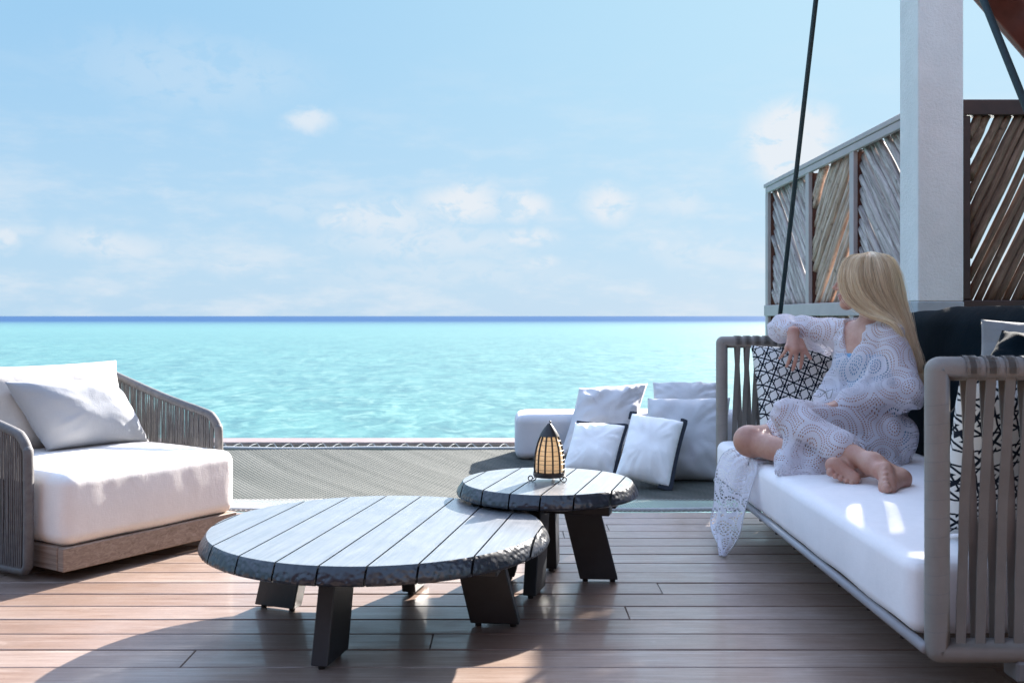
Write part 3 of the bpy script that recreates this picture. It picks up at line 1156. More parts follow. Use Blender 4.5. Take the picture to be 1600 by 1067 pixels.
# ------------------------------------------------------------------ ARMCHAIR
wd = Vector((.535, .845, 0)).normalized()
td = Vector((-wd.y, wd.x, 0))        # towards the back of the chair
ang_c = math.atan2(wd.y, wd.x)
ch = empty('armchair', (-1.59, 3.53, 0), ang_c,
           label='wide low armchair with thick white seat, dark corded arms and wooden plinth, at the left', cat='armchair')
# local frame: x = across the front, y = towards the back
def cushion(name, c, size, r, mat, parent, **kw):
    vs, fs = soft_block(size, r, **kw)
    mb_ = MB(); mb_.add(vs, fs)
    return mb_.build(name, mat, parent, smooth=True, loc=c)
cushion('seat_cushion', (.40, .44, .255), (.80, .88, .26), .045, M['white_fabric'], ch, n=34, puff=.014, seed=3, wob=.003, wrinkle=.002)
# wooden plinth: four boards
link('plinth_board', chamfer_box_mesh('plinth_board', .80, .035, .085, .003), M['teak'], ch, (.40, .018, .083))
link('plinth_board', chamfer_box_mesh('plinth_board', .80, .035, .085, .003), M['teak'], ch, (.40, .86, .083))
for xx in (.018, .782):
    link('plinth_board', chamfer_box_mesh('plinth_board', .035, .80, .085, .003), M['teak'], ch, (xx, .44, .083))
link('swivel_base', chamfer_box_mesh('swivel_base', .5, .5, .036, .01, 2), M['black_leg'], ch, (.42, .46, .02))
# back cushion
mbp, rim, N_ = pillow_geo((.01, .70, .37), (.80, .70, .37), (.005, .80, .745), .19, seed=2, pinch=.05, wr=.005, soft=3.2)
o = mbp.build('back_cushion', M['back_fabric'], ch, smooth=True)
# frame loops of both arms
def arm(x, lean):
    prof = [(.14, .035), (.14, .42), (.15, .475), (.18, .51), (.23, .53), (.50, .585), (.80, .66), (.93, .69), (.95, .62), (.95, .035)]
    pts = catmull([(x, y, z) for y, z in prof[:9]], 40).tolist() + [(x, .95, .035)]
    mb_ = MB()
    pts2 = []
    base = [(x, .22, .035)] + [(x, .16, .037), (x, .142, .055)]
    loop = base + [tuple(p) for p in pts[2:]] + [(x, .55, .033)]
    mb_.tube(loop, .0185, 10, closed=True, flat=1.0)
    fr_ = mb_.build('arm_frame', M['cord'], ch, smooth=True)
    top = [(p[1], p[2]) for p in pts if p[2] > .5]
    def ztop(y):
        return float(np.interp(y, [q[0] for q in top], [q[1] for q in top]))
    c_ = MB()
    y = .165
    while y < .94:
        z1 = ztop(y) if y > .18 else .495
        for sd_ in (-1, 1):
            jx = random.uniform(-.002, .002)
            c_.tube([(x + sd_ * .014, y + jx, .035), (x + sd_ * (.010 + random.uniform(-.003, .003)), y + random.uniform(-.004, .004), z1 * .5), (x + sd_ * .014, y + jx, z1)], .0033, 5, cap=False)
        y += .0115
    tag(c_.build('cords', M['cord'], ch, smooth=True), kind='stuff')
    for zz in (.20, .355):
        c2_ = MB(); c2_.tube([(x, .15, zz), (x, .94, zz)], .007, 8)
        c2_.build('cross_rail', M['cord'], ch, smooth=True)
arm(-.045, 0)
arm(.825, 0)
mb = MB(); mb.tube([(-.045, .95, .69), (.825, .95, .69)], .0185, 10); mb.build('back_rail', M['cord'], ch, smooth=True)
mb = MB(); mb.tube([(-.045, .95, .04), (.825, .95, .04)], .0185, 10); mb.build('back_rail', M['cord'], ch, smooth=True)
c_ = MB()
for x in np.arange(-.03, .84, .0125):
    c_.tube([(x, .952, .04), (x, .965, .36), (x, .952, .69)], .0033, 5, cap=False)
tag(c_.build('cords', M['cord'], ch, smooth=True), kind='stuff')

def pillow(name, BL, BR, TL, T, mat, label, cat='pillow', group=None, **kw):
    mb_, rim_, N2 = pillow_geo(BL, BR, TL, T, **kw)
    c0 = sum((Vector(v) for v in mb_.v), Vector()) / len(mb_.v)
    zmin = min(v[2] for v in mb_.v)
    o_ = Vector((c0.x, c0.y, zmin))
    mb_.v = [(v[0] - o_.x, v[1] - o_.y, v[2] - o_.z) for v in mb_.v]
    ob = mb_.build(name, mat, None, smooth=True, loc=o_)
    tag(ob, label, cat, group)
    return ob, [r - o_ for r in rim_], N2

def chl(x, y, z):
    return Vector((-1.59, 3.53, 0)) + wd * x + td * y + Vector((0, 0, z))
pillow('throw_pillow', chl(.275, .53, .405), chl(.765, .525, .39), chl(.165, .645, .685), .22, M['throw_fabric'],
       'plump plain white pillow leaning in the corded armchair', seed=5, pinch=.05, wr=.005, soft=3.0)

# ------------------------------------------------------------------ TABLES
def round_table(name, label, cx, cy, h, R, T, rot, pitch, legs, leg_r, seed, leg_w=.15, leg_t=.048, first=-.5):
    t = empty(name, (cx, cy, 0), rot, label=label, cat='coffee table')
    prof = [(-.004, 0.0), (.0, -.0035), (.006, -.012), (.012, -.022), (.017, -.031), (.020, -.040), (.018, T * -.92), (.010, -T)]
    x0 = -R - .03
    edges = []
    k0 = first * pitch
    while k0 > -R - .02: k0 -= pitch
    xs = [k0 + i * pitch for i in range(40)]
    for a, b_ in zip(xs[:-1], xs[1:]):
        xa, xb = max(a + .0028, -R - .02), min(b_ - .0028, R + .02)
        if xb <= xa + .004 or xa > R or xb < -R: continue
        n_ = max(6, int((xb - xa) / .0042))
        vs, fs = [], []
        for (dr, dz_) in prof:
            r = R + dr
            for side in (1, -1):
                rng = range(n_ + 1) if side > 0 else range(n_, -1, -1)
                for i in rng:
                    x = xa + (xb - xa) * i / n_
                    xc = max(-r, min(r, x))
                    y = math.sqrt(max(0, r * r - xc * xc)) * side
                    if -T * .95 < dz_ < -.004:
                        an = math.atan2(y, xc)
                        dd = mn.noise(Vector((math.cos(an) * R * 55, math.sin(an) * R * 55, dz_ * 75 + seed)))
                        k_ = 1 - .0018 / r * (.5 - abs(dd) * 1.6)
                        if abs(x - xa) > .004 and abs(x - xb) > .004:
                            xc *= k_
                        y *= k_
                    vs.append((xc, y, h + dz_ ))
        m_ = 2 * (n_ + 1)
        for L in range(len(prof) - 1):
            for i in range(m_):
                j = (i + 1) % m_
                fs.append((L * m_ + i, (L + 1) * m_ + i, (L + 1) * m_ + j, L * m_ + j))
        nt_ = len(fs)
        for i in range(n_):
            fs.append((i, i + 1, m_ - 2 - i, m_ - 1 - i)[::-1])
        ntop = len(fs)
        bL = (len(prof) - 1) * m_
        for i in range(n_):
            fs.append((bL + i, bL + i + 1, bL + m_ - 2 - i, bL + m_ - 1 - i))
        mb_ = MB(); mb_.add(vs, fs)
        me = mb_.mesh('tabletop_plank')
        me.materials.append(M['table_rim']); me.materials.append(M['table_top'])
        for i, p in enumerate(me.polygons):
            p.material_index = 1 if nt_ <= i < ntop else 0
            p.use_smooth = i < nt_
        bm_ = bmesh.new(); bm_.from_mesh(me)
        bmesh.ops.recalc_face_normals(bm_, faces=bm_.faces)
        bm_.to_mesh(me); bm_.free()
        me.set_sharp_from_angle(angle=math.radians(35))
        link('tabletop_plank', me, None, t)
    # cross bearers under the planks
    link('bearer', chamfer_box_mesh('bearer', R * 1.62, .06, .04, .003), M['black_leg'], t, (0, .10 * R, h - T - .021))
    link('bearer', chamfer_box_mesh('bearer', R * 1.62, .06, .04, .003), M['black_leg'], t, (0, -.35 * R, h - T - .021))
    zt = h - T - .002
    for an in legs:
        a = math.radians(an) - rot
        rad = Vector((math.cos(a), math.sin(a), 0)); tan = Vector((-rad.y, rad.x, 0))
        vs = []
        for (z, r0, wdt) in ((.012, leg_r, leg_w), (zt, leg_r - zt * .24, leg_w * .98)):
            for s_ in (-1, 1):
                for u_ in (-1, 1):
                    vs.append(rad * (r0 + s_ * wdt / 2) + tan * (u_ * leg_t / 2) + Vector((0, 0, z)))
        bm_ = bmesh.new()
        bv = [bm_.verts.new(v) for v in vs]
        for f_ in ((0, 1, 3, 2), (4, 6, 7, 5), (0, 2, 6, 4), (1, 5, 7, 3), (0, 4, 5, 1), (2, 3, 7, 6)):
            bm_.faces.new([bv[i] for i in f_])
        bmesh.ops.recalc_face_normals(bm_, faces=bm_.faces)
        bmesh.ops.bevel(bm_, geom=list(bm_.edges), offset=.0025, segments=1, affect='EDGES')
        me = bpy.data.meshes.new('leg'); bm_.to_mesh(me); bm_.free()
        lg = link('leg', me, M['black_leg'], t)
        for s_ in (-1, 1):
            g_ = MB(); c_ = rad * (leg_r + s_ * leg_w * .36)
            g_.lathe([(.010, 0.0), (.010, .0125)], (c_.x, c_.y, 0), 10)
            g_.build('glide', M['rubber'], lg)
    return t
round_table('coffee_table', 'larger and lower black round coffee table with planked top and hammered rim', -.418, 3.10, .30, .515, .050,
            -math.radians(10), .126, (-6, -103, 158, 77), .37, 1.0, first=.02)
round_table('coffee_table', 'smaller and higher black round coffee table that carries the lantern', .127, 3.585, .36, .307, .050,
            -math.radians(15), .106, (-4, -106, 172, 82), .185, 9.0, leg_w=.135, leg_t=.045, first=.45)

# ------------------------------------------------------------------ LANTERN
LZ = .36
lan = empty('lantern', (.134, 3.575, LZ), label='small conical lantern with dark ribs and amber shade on curled feet, on the smaller table', cat='lantern')
hz0, hz1 = .028, .206
def lr(t): return .0535 * (1 - max(0, t) ** 2.9) + .001
sh = MB()
sh.lathe([(lr(t) - .005, hz0 + (hz1 - hz0) * t) for t in np.linspace(0.01, .80, 22)], n=32)
sh.build('shade', M['lantern_paper'], lan, smooth=True, angle=60)
for k_ in range(12):
    a = 2 * PI * k_ / 12 + .2
    mb = MB()
    mb.tube([(lr(t) * math.cos(a), lr(t) * math.sin(a), hz0 + (hz1 - hz0) * t) for t in np.linspace(0, .86, 14)], .0031, 6)
    mb.build('rib', M['dark_metal'], lan, smooth=True)
mb = MB()
for k_ in range(7):
    t0 = .10 + .092 * k_ + random.uniform(-.012, .012)
    ph, amp = random.uniform(0, 6), random.uniform(.004, .016)
    pts = []
    for q in range(48):
        a = 2 * PI * q / 48
        t = t0 + amp * math.sin(a + ph) + .004 * math.sin(3 * a + ph)
        r = lr(t) + .0022
        pts.append((r * math.cos(a), r * math.sin(a), hz0 + (hz1 - hz0) * t))
    mb.tube(pts, .0007, 4, closed=True)
mb.build('wire_wrap', M['dark_metal'], lan)
mb = MB(); mb.lathe([(lr(0) + .002, hz0 - .012), (lr(0) + .004, hz0 - .006), (lr(0) + .003, hz0 + .004), (lr(0) - .004, hz0 + .006)], n=32)
mb.build('base_ring', M['dark_metal'], lan, smooth=True, angle=40)
mb = MB(); mb.lathe([(lr(t) + .0042, hz0 + (hz1 - hz0) * t) for t in (.74, .78, .83, .88, .92, .96, .985, 1.0)], n=20)
mb.build('cap', M['dark_metal'], lan, smooth=True, angle=50)
mb = MB(); mb.tube([(.0, 0, hz1 - .004), (.005, 0, hz1 + .001), (.004, 0, hz1 + .006), (-.002, 0, hz1 + .007)], .0024, 6)
mb.build('cap_hook', M['dark_metal'], lan, smooth=True)
for a in (math.radians(195), math.radians(-42), math.radians(75)):
    mb = MB()
    pts = [(.050, 0, hz0 - .006), (.049, 0, .014), (.052, 0, .006), (.060, 0, .0028)]
    for q in np.linspace(-PI / 2, PI * 1.15, 14):
        rr_ = .0095 * (1 - .25 * (q + PI / 2) / 5)
        pts.append((.070 + rr_ * math.cos(q), 0, .0125 + rr_ * math.sin(q)))
    mb.tube([(p[0] * math.cos(a), p[0] * math.sin(a), p[2]) for p in pts], .0022, 6)
    mb.build('foot', M['dark_metal'], lan, smooth=True)

# ------------------------------------------------------------------ CUSHIONS ON THE NET
NZ = lambda x, y: sag(x, y)
vs, fs = soft_block((1.95, .40, .30), .055, n=34, puff=.012, seed=8, wob=.008, wrinkle=.002)
mb = MB(); mb.add(vs, fs)
bo = mb.build('bolster', M['pale_pillow'], None, smooth=True, loc=(1.00, 6.90, .135))
tag(bo, 'long white bolster lying on the far right of the net behind the pillows', 'bolster')
pillow('net_pillow', W(872, 715, 6.45), W(985, 706, 6.55), W(905, 606, 6.78), .20, M['grey_pillow'],
       'grey pillow with crumpled corners leaning on the bolster, behind the left white one', group='pillows on the net', seed=11, pinch=.06, wr=.016, soft=3.0)
pillow('net_pillow', W(1015, 690, 6.55), W(1130, 690, 6.55), W(1020, 597, 6.80), .22, M['grey_pillow'],
       'grey pillow rearmost in the pile, only its creased top edge showing', group='pillows on the net', seed=12, pinch=.07, wr=.016, soft=2.8)
pillow('net_pillow', W(1000, 752, 5.95), W(1135, 752, 5.90), W(1012, 622, 6.22), .24, M['grey_pillow'],
       'big grey pillow beside the daybed arm, behind the white pillow', group='pillows on the net', seed=13, pinch=.05, wr=.013, soft=3.0)
def trim(ob, rim_, i0, i1, off, N2, wdt=.016):
    """flat dark flange sewn along part of the seam"""
    n_ = len(rim_)
    c0 = sum(rim_, Vector()) / n_
    mb_ = MB()
    vs, fs = [], []
    idx = [i % n_ for i in range(i0, i1)]
    for i in idx:
        p = rim_[i]
        t_ = (rim_[(i + 1) % n_] - rim_[(i - 1) % n_]).normalized()
        o_ = t_.cross(N2).normalized()
        if o_.dot(p - c0) < 0: o_ = -o_
        for (a, b_) in ((-.006, .006), (wdt, .0025), (wdt, -.0025), (-.006, -.006)):
            vs.append(p + o_ * a + N2 * b_)
    for k_ in range(len(idx) - 1):
        for q in range(4):
            fs.append((k_ * 4 + q, k_ * 4 + (q + 1) % 4, (k_ + 1) * 4 + (q + 1) % 4, (k_ + 1) * 4 + q))
    fs.append((0, 1, 2, 3)); fs.append(tuple(len(vs) - 4 + q for q in range(4)))
    mb_.add(vs, fs)
    return mb_.build('trim', M['black_trim'], ob, smooth=False)
ob, rim, N2 = pillow('net_pillow', W(876, 738, 6.05), W(958, 744, 5.98), W(899, 660, 6.28), .17, M['net_white'],
       'white pillow with black edging, left one of the two white pillows', group='pillows on the net', seed=14, pinch=.05, wr=.008, soft=2.8)
trim(ob, rim, 34, 108 + 12 - 12, 0, N2)
ob, rim, N2 = pillow('net_pillow', W(960, 746, 5.72), W(1046, 762, 5.62), W(987, 645, 5.98), .18, M['net_white'],
       'white pillow with black edging, front right one nearest the daybed', group='pillows on the net', seed=15, pinch=.05, wr=.009, soft=2.8)
trim(ob, rim, 28, 76, 0, N2, .020)
trim(ob, rim, 104, 113, 0, N2, .014)

# ------------------------------------------------------------------ HANGING DAYBED
DX0, DX1, DY0, DY1 = .985, 2.02, 2.34, 4.74
DZ = .166
day = empty('hanging_daybed', (1.5, 3.54, DZ), label='long hanging daybed with white mattress and grey webbing arms', cat='daybed')
DL = (1.5, 3.54, DZ)
def dl(x, y, z): return Vector((x - DL[0], y - DL[1], z - DL[2]))
vs, fs = soft_block((.98, 2.29, .185), .035, n=40, puff=.010, seed=20, wob=.004)
mb = MB(); mb.add(vs, fs)
mb.build('mattress', M['seat_fabric'], day, smooth=True, loc=dl(1.452, 3.54, .272))
mb = MB(); mb.tube([dl(DX0 - .012, DY0, DZ + .004), dl(DX0 - .012, DY1, DZ + .004)], .0135, 10); mb.build('base_rail', M['rail_paint'], day, smooth=True)
mb = MB(); mb.tube([dl(DX1, DY0, DZ), dl(DX1, DY1, DZ)], .019, 10); mb.build('base_rail', M['rail_paint'], day, smooth=True)
for y in np.arange(DY0 + .18, DY1 - .1, .24):
    link('slat', chamfer_box_mesh('slat', 1.0, .05, .014, .002), M['frame_metal'], day, dl(1.5, y, DZ + .008))
    mb = MB(); mb.lathe([(.006, -.03), (.006, -.012)], dl(DX0 + .004, y, DZ), 8); mb.build('bolt', M['dark_metal'], day)
ATOP = .855
def day_arm(y):
    # wrapped tube frame of one arm
    r = .028
    z0, z1 = DZ + .0, ATOP - r
    x0_, x1_ = DX0 + .014, DX1 - .01
    c = .005
    mb_ = MB()
    loop = []
    def corner(cx, cz, a0, a1):
        return [(cx + c * math.cos(a), y, cz + c * math.sin(a)) for a in np.linspace(a0, a1, 7)]
    loop += corner(x1_ - c, z1 - c, 0, PI / 2) + [( (x0_ + x1_) / 2, y, z1)]
    loop += corner(x0_ + c, z1 - c, PI / 2, PI)
    loop += [(x0_, y, z0 + (z1 - z0) * q) for q in (.8, .6, .4, .2)]
    loop += corner(x0_ + c, z0 + c, PI, PI * 1.5) + [((x0_ + x1_) / 2, y, z0)]
    loop += corner(x1_ - c, z0 + c, PI * 1.5, PI * 2)
    mb_.tube([dl(*p) for p in loop], r, 14, closed=True)
    fr_ = mb_.build('arm_frame', M['strap_wrap'], day, smooth=True)
    # webbing wound round the front post
    k_ = 0
    for z in np.arange(z0 + .05, z1 - .04, .044):
        ring = []
        for a in np.linspace(0, 2 * PI, 14, endpoint=False):
            ring.append(dl(x0_ + (r + .0001) * math.cos(a), y + (r + .0001) * math.sin(a), z + .004 * math.cos(a)))
        w_ = MB(); w_.tube(ring, .0005, 4, closed=True)
        w_.build('wrap_seam', M['frame_metal'], fr_)
    # straps: two layers leaning opposite ways
    xx = x0_ + .062
    i = 0
    while xx < x1_ - .03:
        for layer in (0, 1):
            lean = (-.015 if layer == 0 else .015)
            off = -(r + .003) if layer == 0 else (r + .003)
            bow = -.012 if layer == 0 else .012
            mb_ = MB()
            wv_, tv = .0115, .0016
            sp = []
            xo = xx + (0 if layer == 0 else .0225)
            if xo > x1_ - .03: continue
            for q in np.linspace(0, 1, 12):
                z = (z0 - r * .6) + (z1 + r * .9 - z0 + r * .6) * q
                yb = off * (.55 - .9 * min(q, 1 - q))
                sp.append((xo + lean * (1 - 2 * q) + random.uniform(-.0008, .0008), y + yb, z))
            vs, fs = [], []
            for p in sp:
                for (a, b_) in ((-wv_, -tv), (wv_, -tv), (wv_, tv), (-wv_, tv)):
                    vs.append(dl(p[0] + a, p[1] + b_, p[2]))
            for s_ in range(len(sp) - 1):
                for q in range(4):
                    fs.append((s_ * 4 + q, s_ * 4 + (q + 1) % 4, (s_ + 1) * 4 + (q + 1) % 4, (s_ + 1) * 4 + q))
            fs.append((3, 2, 1, 0)); fs.append(tuple(len(vs) - 4 + q for q in range(4)))
            mb_.add(vs, fs)
            # loop over the top rail
            vs, fs = [], []
            xt = sp[-1][0]
            for a in np.linspace(-.35, PI + .35, 9):
                for s_ in (-wv_, wv_):
                    vs.append(dl(xt + s_, y + (r + .003) * math.cos(a), z1 + (r + .003) * math.sin(a)))
            for s_ in range(8):
                fs.append((2 * s_, 2 * s_ + 1, 2 * s_ + 3, 2 * s_ + 2))
            mb_.add(vs, fs)
            mb_.build('strap', M['strap'], day)
        xx += .045
        i += 1
day_arm(DY0)
day_arm(DY1)
# back frame behind the dark cushions
mb = MB(); mb.tube([dl(DX1 - .01, DY0, ATOP - .03), dl(DX1 - .01, DY1, ATOP - .03)], .026, 10); mb.build('back_rail', M['strap_wrap'], day, smooth=True)
for y in np.arange(DY0 + .08, DY1, .11):
    link('strap', chamfer_box_mesh('strap', .004, .028, .66, .001), M['strap'], day, dl(DX1 - .01, y, .50))
link('foot_bracket', chamfer_box_mesh('foot_bracket', .05, .07, .05, .006), M['frame_metal'], day, dl(1.20, DY0 + .01, DZ - .045))
# dark back cushion
vs, fs = soft_block((.20, 2.26, .60), .06, n=34, puff=.030, seed=31, wob=.012, wrinkle=.004)
tl_ = Matrix.Rotation(math.radians(10), 3, 'Y')
mb = MB(); mb.add([tl_ @ v for v in vs], fs)
tag(mb.build('back_cushion', M['navy_fabric'], day, smooth=True, loc=dl(1.82, 3.50, .658)), 'dark navy back cushion')

# pillows on the daybed
ob, rim, N2 = pillow('patterned_pillow', (1.125, 4.50, .375), (1.53, 4.47, .375), (1.110, 4.63, .815), .18, M['geometric_print'],
       'black and white geometric pillow under the hand of the seated woman, by the far arm', group='patterned pillows on the daybed', seed=41, pinch=.04, wr=.004, soft=3.6)
ob, rim, N2 = pillow('patterned_pillow', (1.12, 2.62, .375), (1.60, 2.66, .375), (1.11, 2.47, .82), .17, M['geometric_print'],
       'black and white geometric pillow seen through the straps of the near arm', group='patterned pillows on the daybed', seed=42, pinch=.04, wr=.004, soft=3.6)
ob, rim, N2 = pillow('linen_pillow', W(1520, 640, 3.05), W(1760, 660, 2.85), W(1533, 499, 3.16), .12, M['grey_linen'],
       'grey linen pillow with a flat border against the dark back cushion', seed=43, pinch=.05, wr=.006, soft=2.2)
ob, rim, N2 = pillow('navy_pillow', W(1475, 655, 2.82), W(1700, 690, 2.62), W(1566, 516, 2.95), .15, M['navy_fabric'],
       'dark navy pillow in front of the grey linen one', seed=44, pinch=.09, wr=.014, soft=2.2)

# ------------------------------------------------------------------ SUSPENSION ROPES
HK = Vector((1.25, 3.65, 3.30))
for (a_, lb) in ((Vector((1.262, DY1 - .01, ATOP + .0)), 'dark teal rope rising from the far arm of the daybed'),
                 (Vector((1.456, DY0 + .02, ATOP + .0)), 'dark teal rope crossing the top right corner, leading to the near arm')):
    mb = MB()
    mb.tube([a_, a_.lerp(HK, .5), HK], .0105, 12)
    mb.v = [(v[0] - a_.x, v[1] - a_.y, v[2] - a_.z) for v in mb.v]
    r_ = empty('suspension_rope', a_, label=lb, cat='rope', group='ropes that hang the daybed')
    mb.build('rope_line', M['rope'], r_, smooth=True)
    ring = MB()
    ring.tube([(0.0, .036 * math.cos(t), -.03 + .036 * math.sin(t)) for t in np.linspace(0, 2 * PI, 16, endpoint=False)], .011, 8, closed=True)
    ring.build('strap_loop', M['strap_wrap'], r_, smooth=True)
    kn = MB(); kn.lathe([(.006, -.002), (.017, .008), (.019, .022), (.013, .036), (.009, .05)], n=12)
    kn.build('knot', M['rope'], r_, smooth=True)

# ------------------------------------------------------------------ THE WOMAN
HC = np.array((1.452, 4.14, 1.100))           # head centre
FD = np.array((-.962, .27, -.04)); FD /= np.linalg.norm(FD)     # where she looks
LD = np.cross((0, 0, 1), FD); LD /= np.linalg.norm(LD)
LD = -LD if LD[1] > 0 else LD                  # her left, towards the camera
UD = np.cross(FD, LD); UD = UD if UD[2] > 0 else -UD
HM = np.stack([FD, LD, UD], 1)
def hp(f, l, u): return HC + FD * f + LD * l + UD * u
SLp, SRp = np.array((1.525, 4.00, .885)), np.array((1.425, 4.29, .885))
TF = np.array((-.939, -.344, 0.)); TL_ = np.array((.344, -.939, 0.))
PC = np.array((1.455, 4.06, .475))
hipL, hipR = np.array((1.44, 3.965, .475)), np.array((1.41, 4.15, .475))
kneeR = np.array((.958, 4.00, .447)); kneeL = np.array((1.065, 3.80, .555))
ankR = np.array((1.205, 3.63, .405)); ankL = np.array((1.245, 3.435, .440))
elbL, wriL = np.array((1.535, 3.865, .655)), np.array((1.285, 3.90, .600))
elbR, wriR = np.array((1.245, 4.58, .895)), np.array(W(1240, 519, 4.40))

def torso(P, g=0.0):
    d = seg_d(P, SLp * .86 + SRp * .14, SRp * .86 + SLp * .14, .047 + g, .047 + g)
    C1 = np.array((1.49, 4.14, .80)); W1 = np.array((1.495, 4.10, .62))
    d = smin(d, seg_d(P, C1 + TL_ * .055, C1 - TL_ * .055, .095 + g, .095 + g), .06)
    d = smin(d, seg_d(P, C1 + (0, 0, -.06) + TF * .035 + TL_ * .055, C1 + (0, 0, -.06) + TF * .035 - TL_ * .055, .062 + g, .062 + g), .05)
    d = smin(d, seg_d(P, W1 + TL_ * .035, W1 - TL_ * .03, .080 + g, .080 + g), .06)
    d = smin(d, seg_d(P, PC + TL_ * .07, PC - TL_ * .07, .105 + g, .105 + g), .08)
    return d

def foot(P, heel, ball_lo, ball_hi, ank, toe_dir, sole_n, rs_, lens, d0):
    d = smin(d0, seg_d(P, ank, heel, .034, .031), .03)
    mid = (np.array(ball_lo) + np.array(ball_hi)) / 2
    d = smin(d, seg_d(P, ank, mid * .55 + ank * .45, .030, .027), .03)
    d = smin(d, tri_d(P, ank * .55 + np.array(heel) * .45, ball_lo, ball_hi, .0185), .025)
    d = smin(d, seg_d(P, heel, ball_lo, .026, .021), .03)
    d = smin(d, seg_d(P, ball_lo, ball_hi, .0215, .017), .02)
    for i in range(5):
        q = i / 4
        b0 = np.array(ball_lo) * (1 - q) + np.array(ball_hi) * q
        td_ = np.array(toe_dir)
        b1 = b0 + td_ * lens[i]
        bm_ = b0 + td_ * lens[i] * .55 + sole_n * (-.004)
        t = seg_d(P, b0, bm_, rs_[i] * 1.0, rs_[i] * .88)
        t = smin(t, seg_d(P, bm_, b1, rs_[i] * .82, rs_[i] * 1.0), .003)
        d = smin(d, t, .003)
    return d

def body_f(P):
    d = torso(P)
    # neck and head
    d = smin(d, seg_d(P, (1.505, 4.14, .90), hp(-.035, 0, -.06), .056, .046), .035)
    hd = ell_d(P, hp(-.010, 0, .028), (.094, .072, .082), HM)
    hd = smin(hd, ell_d(P, hp(.030, 0, -.028), (.060, .056, .078), HM), .03)
    hd = smin(hd, ell_d(P, hp(.066, 0, -.098), (.019, .022, .018), HM), .03)      # chin
    hd = smin(hd, seg_d(P, hp(.0, .048, -.06), hp(.06, .016, -.095), .018, .016), .03)
    hd = smin(hd, seg_d(P, hp(.0, -.048, -.06), hp(.06, -.016, -.095), .018, .016), .03)
    hd = smin(hd, ell_d(P, hp(.060, .034, -.030), (.024, .020, .022), HM), .02)
    hd = smin(hd, ell_d(P, hp(.060, -.034, -.030), (.024, .020, .022), HM), .02)
    hd = smin(hd, seg_d(P, hp(.083, .028, .018), hp(.083, -.028, .018), .010, .010), .02)   # brow
    for s_ in (1, -1):
        hd = smax(hd, -ell_d(P, hp(.094, s_ * .031, .0), (.016, .017, .011), HM), .012)
        hd = smin(hd, ell_d(P, hp(.076, s_ * .031, .0), (.0125, .0135, .0115), HM), .003)   # eyes
        hd = smin(hd, ell_d(P, hp(-.005, s_ * .073, -.012), (.015, .008, .030), HM), .006)  # ears
    hd = smin(hd, seg_d(P, hp(.082, 0, .010), hp(.108, 0, -.028), .0065, .0085), .010)     # nose
    hd = smin(hd, seg_d(P, hp(.096, .010, -.033), hp(.096, -.010, -.033), .007, .007), .006)
    hd = smin(hd, seg_d(P, hp(.088, .016, -.060), hp(.088, -.016, -.060), .0055, .0055), .006)  # lips
    hd = smin(hd, seg_d(P, hp(.091, .008, -.0595), hp(.091, -.008, -.0595), .0062, .0062), .004)
    hd = smin(hd, seg_d(P, hp(.086, .013, -.0725), hp(.086, -.013, -.0725), .0075, .0075), .005)
    hd = smax(hd, -seg_d(P, hp(.102, .02, -.0665), hp(.102, -.02, -.0665), .0045, .0045), .003)
    d = smin(d, hd, .02)
    # arms
    d = smin(d, seg_d(P, SLp, elbL, .044, .034), .03)
    d = smin(d, seg_d(P, elbL, wriL, .034, .025), .02)
    d = smin(d, seg_d(P, SRp, elbR, .044, .034), .03)
    d = smin(d, seg_d(P, elbR, wriR, .034, .024), .02)
    # right hand, back towards us, fingers hanging on the pillow
    def w_(x, y, q): return np.array(W(x, y, q))
    kn = [w_(1253.5, 545, 4.352), w_(1245.5, 547.5, 4.342), w_(1237.5, 547, 4.343), w_(1230.5, 543, 4.352)]
    tp = [w_(1251, 575, 4.372), w_(1238.5, 578.5, 4.366), w_(1229, 572.5, 4.368), w_(1218, 560, 4.378)]
    rr = [.0088, .0092, .0088, .0078]
    pm = seg_d(P, wriR, (kn[1] + kn[2]) / 2, .024, .020)
    pm = smin(pm, tri_d(P, wriR + (-.012, 0, -.01), kn[0], kn[3], .0115), .012)
    pm = smin(pm, seg_d(P, kn[0], kn[3], .0118, .0105), .010)
    for i in range(4):
        m1 = kn[i] * .55 + tp[i] * .45 + np.array((0, -.010, .0))
        m2 = kn[i] * .25 + tp[i] * .75 + np.array((0, -.007, .0))
        f = seg_d(P, kn[i], m1, rr[i] * 1.08, rr[i] * .95)
        f = smin(f, seg_d(P, m1, m2, rr[i] * .96, rr[i] * .86), .003)
        f = smin(f, seg_d(P, m2, tp[i], rr[i] * .86, rr[i] * .72), .003)
        pm = smin(pm, f, .0045)
    t0, t1, t2 = w_(1251, 533, 4.38), w_(1258.5, 548, 4.352), w_(1266.5, 560, 4.350)
    th = smin(seg_d(P, t0, t1, .0135, .0105), seg_d(P, t1, t2, .0102, .0078), .004)
    pm = smin(pm, th, .008)
    d = smin(d, pm, .012)
    # left hand resting in the lap
    c0 = wriL + np.array((-.055, -.005, -.018))
    d = smin(d, seg_d(P, wriL, c0, .024, .021), .015)
    for i in range(4):
        a = c0 + np.array((-.018, -.026 + .018 * i, -.001 * i))
        b = a + np.array((-.038, -.004 + .002 * i, -.010)); c = b + np.array((-.026, 0, -.020))
        f = smin(seg_d(P, a, b, .0092, .0086), seg_d(P, b, c, .0086, .0068), .003)
        d = smin(d, f, .005)
    d = smin(d, smin(seg_d(P, wriL + (-.02, -.02, 0), wriL + (-.05, -.042, -.01), .012, .010), seg_d(P, wriL + (-.05, -.042, -.01), wriL + (-.078, -.046, -.022), .0098, .0078), .004), .008)
    # legs
    d = smin(d, seg_d(P, hipL, kneeL, .086, .056), .05)
    d = smin(d, seg_d(P, hipR, kneeR, .086, .058), .05)
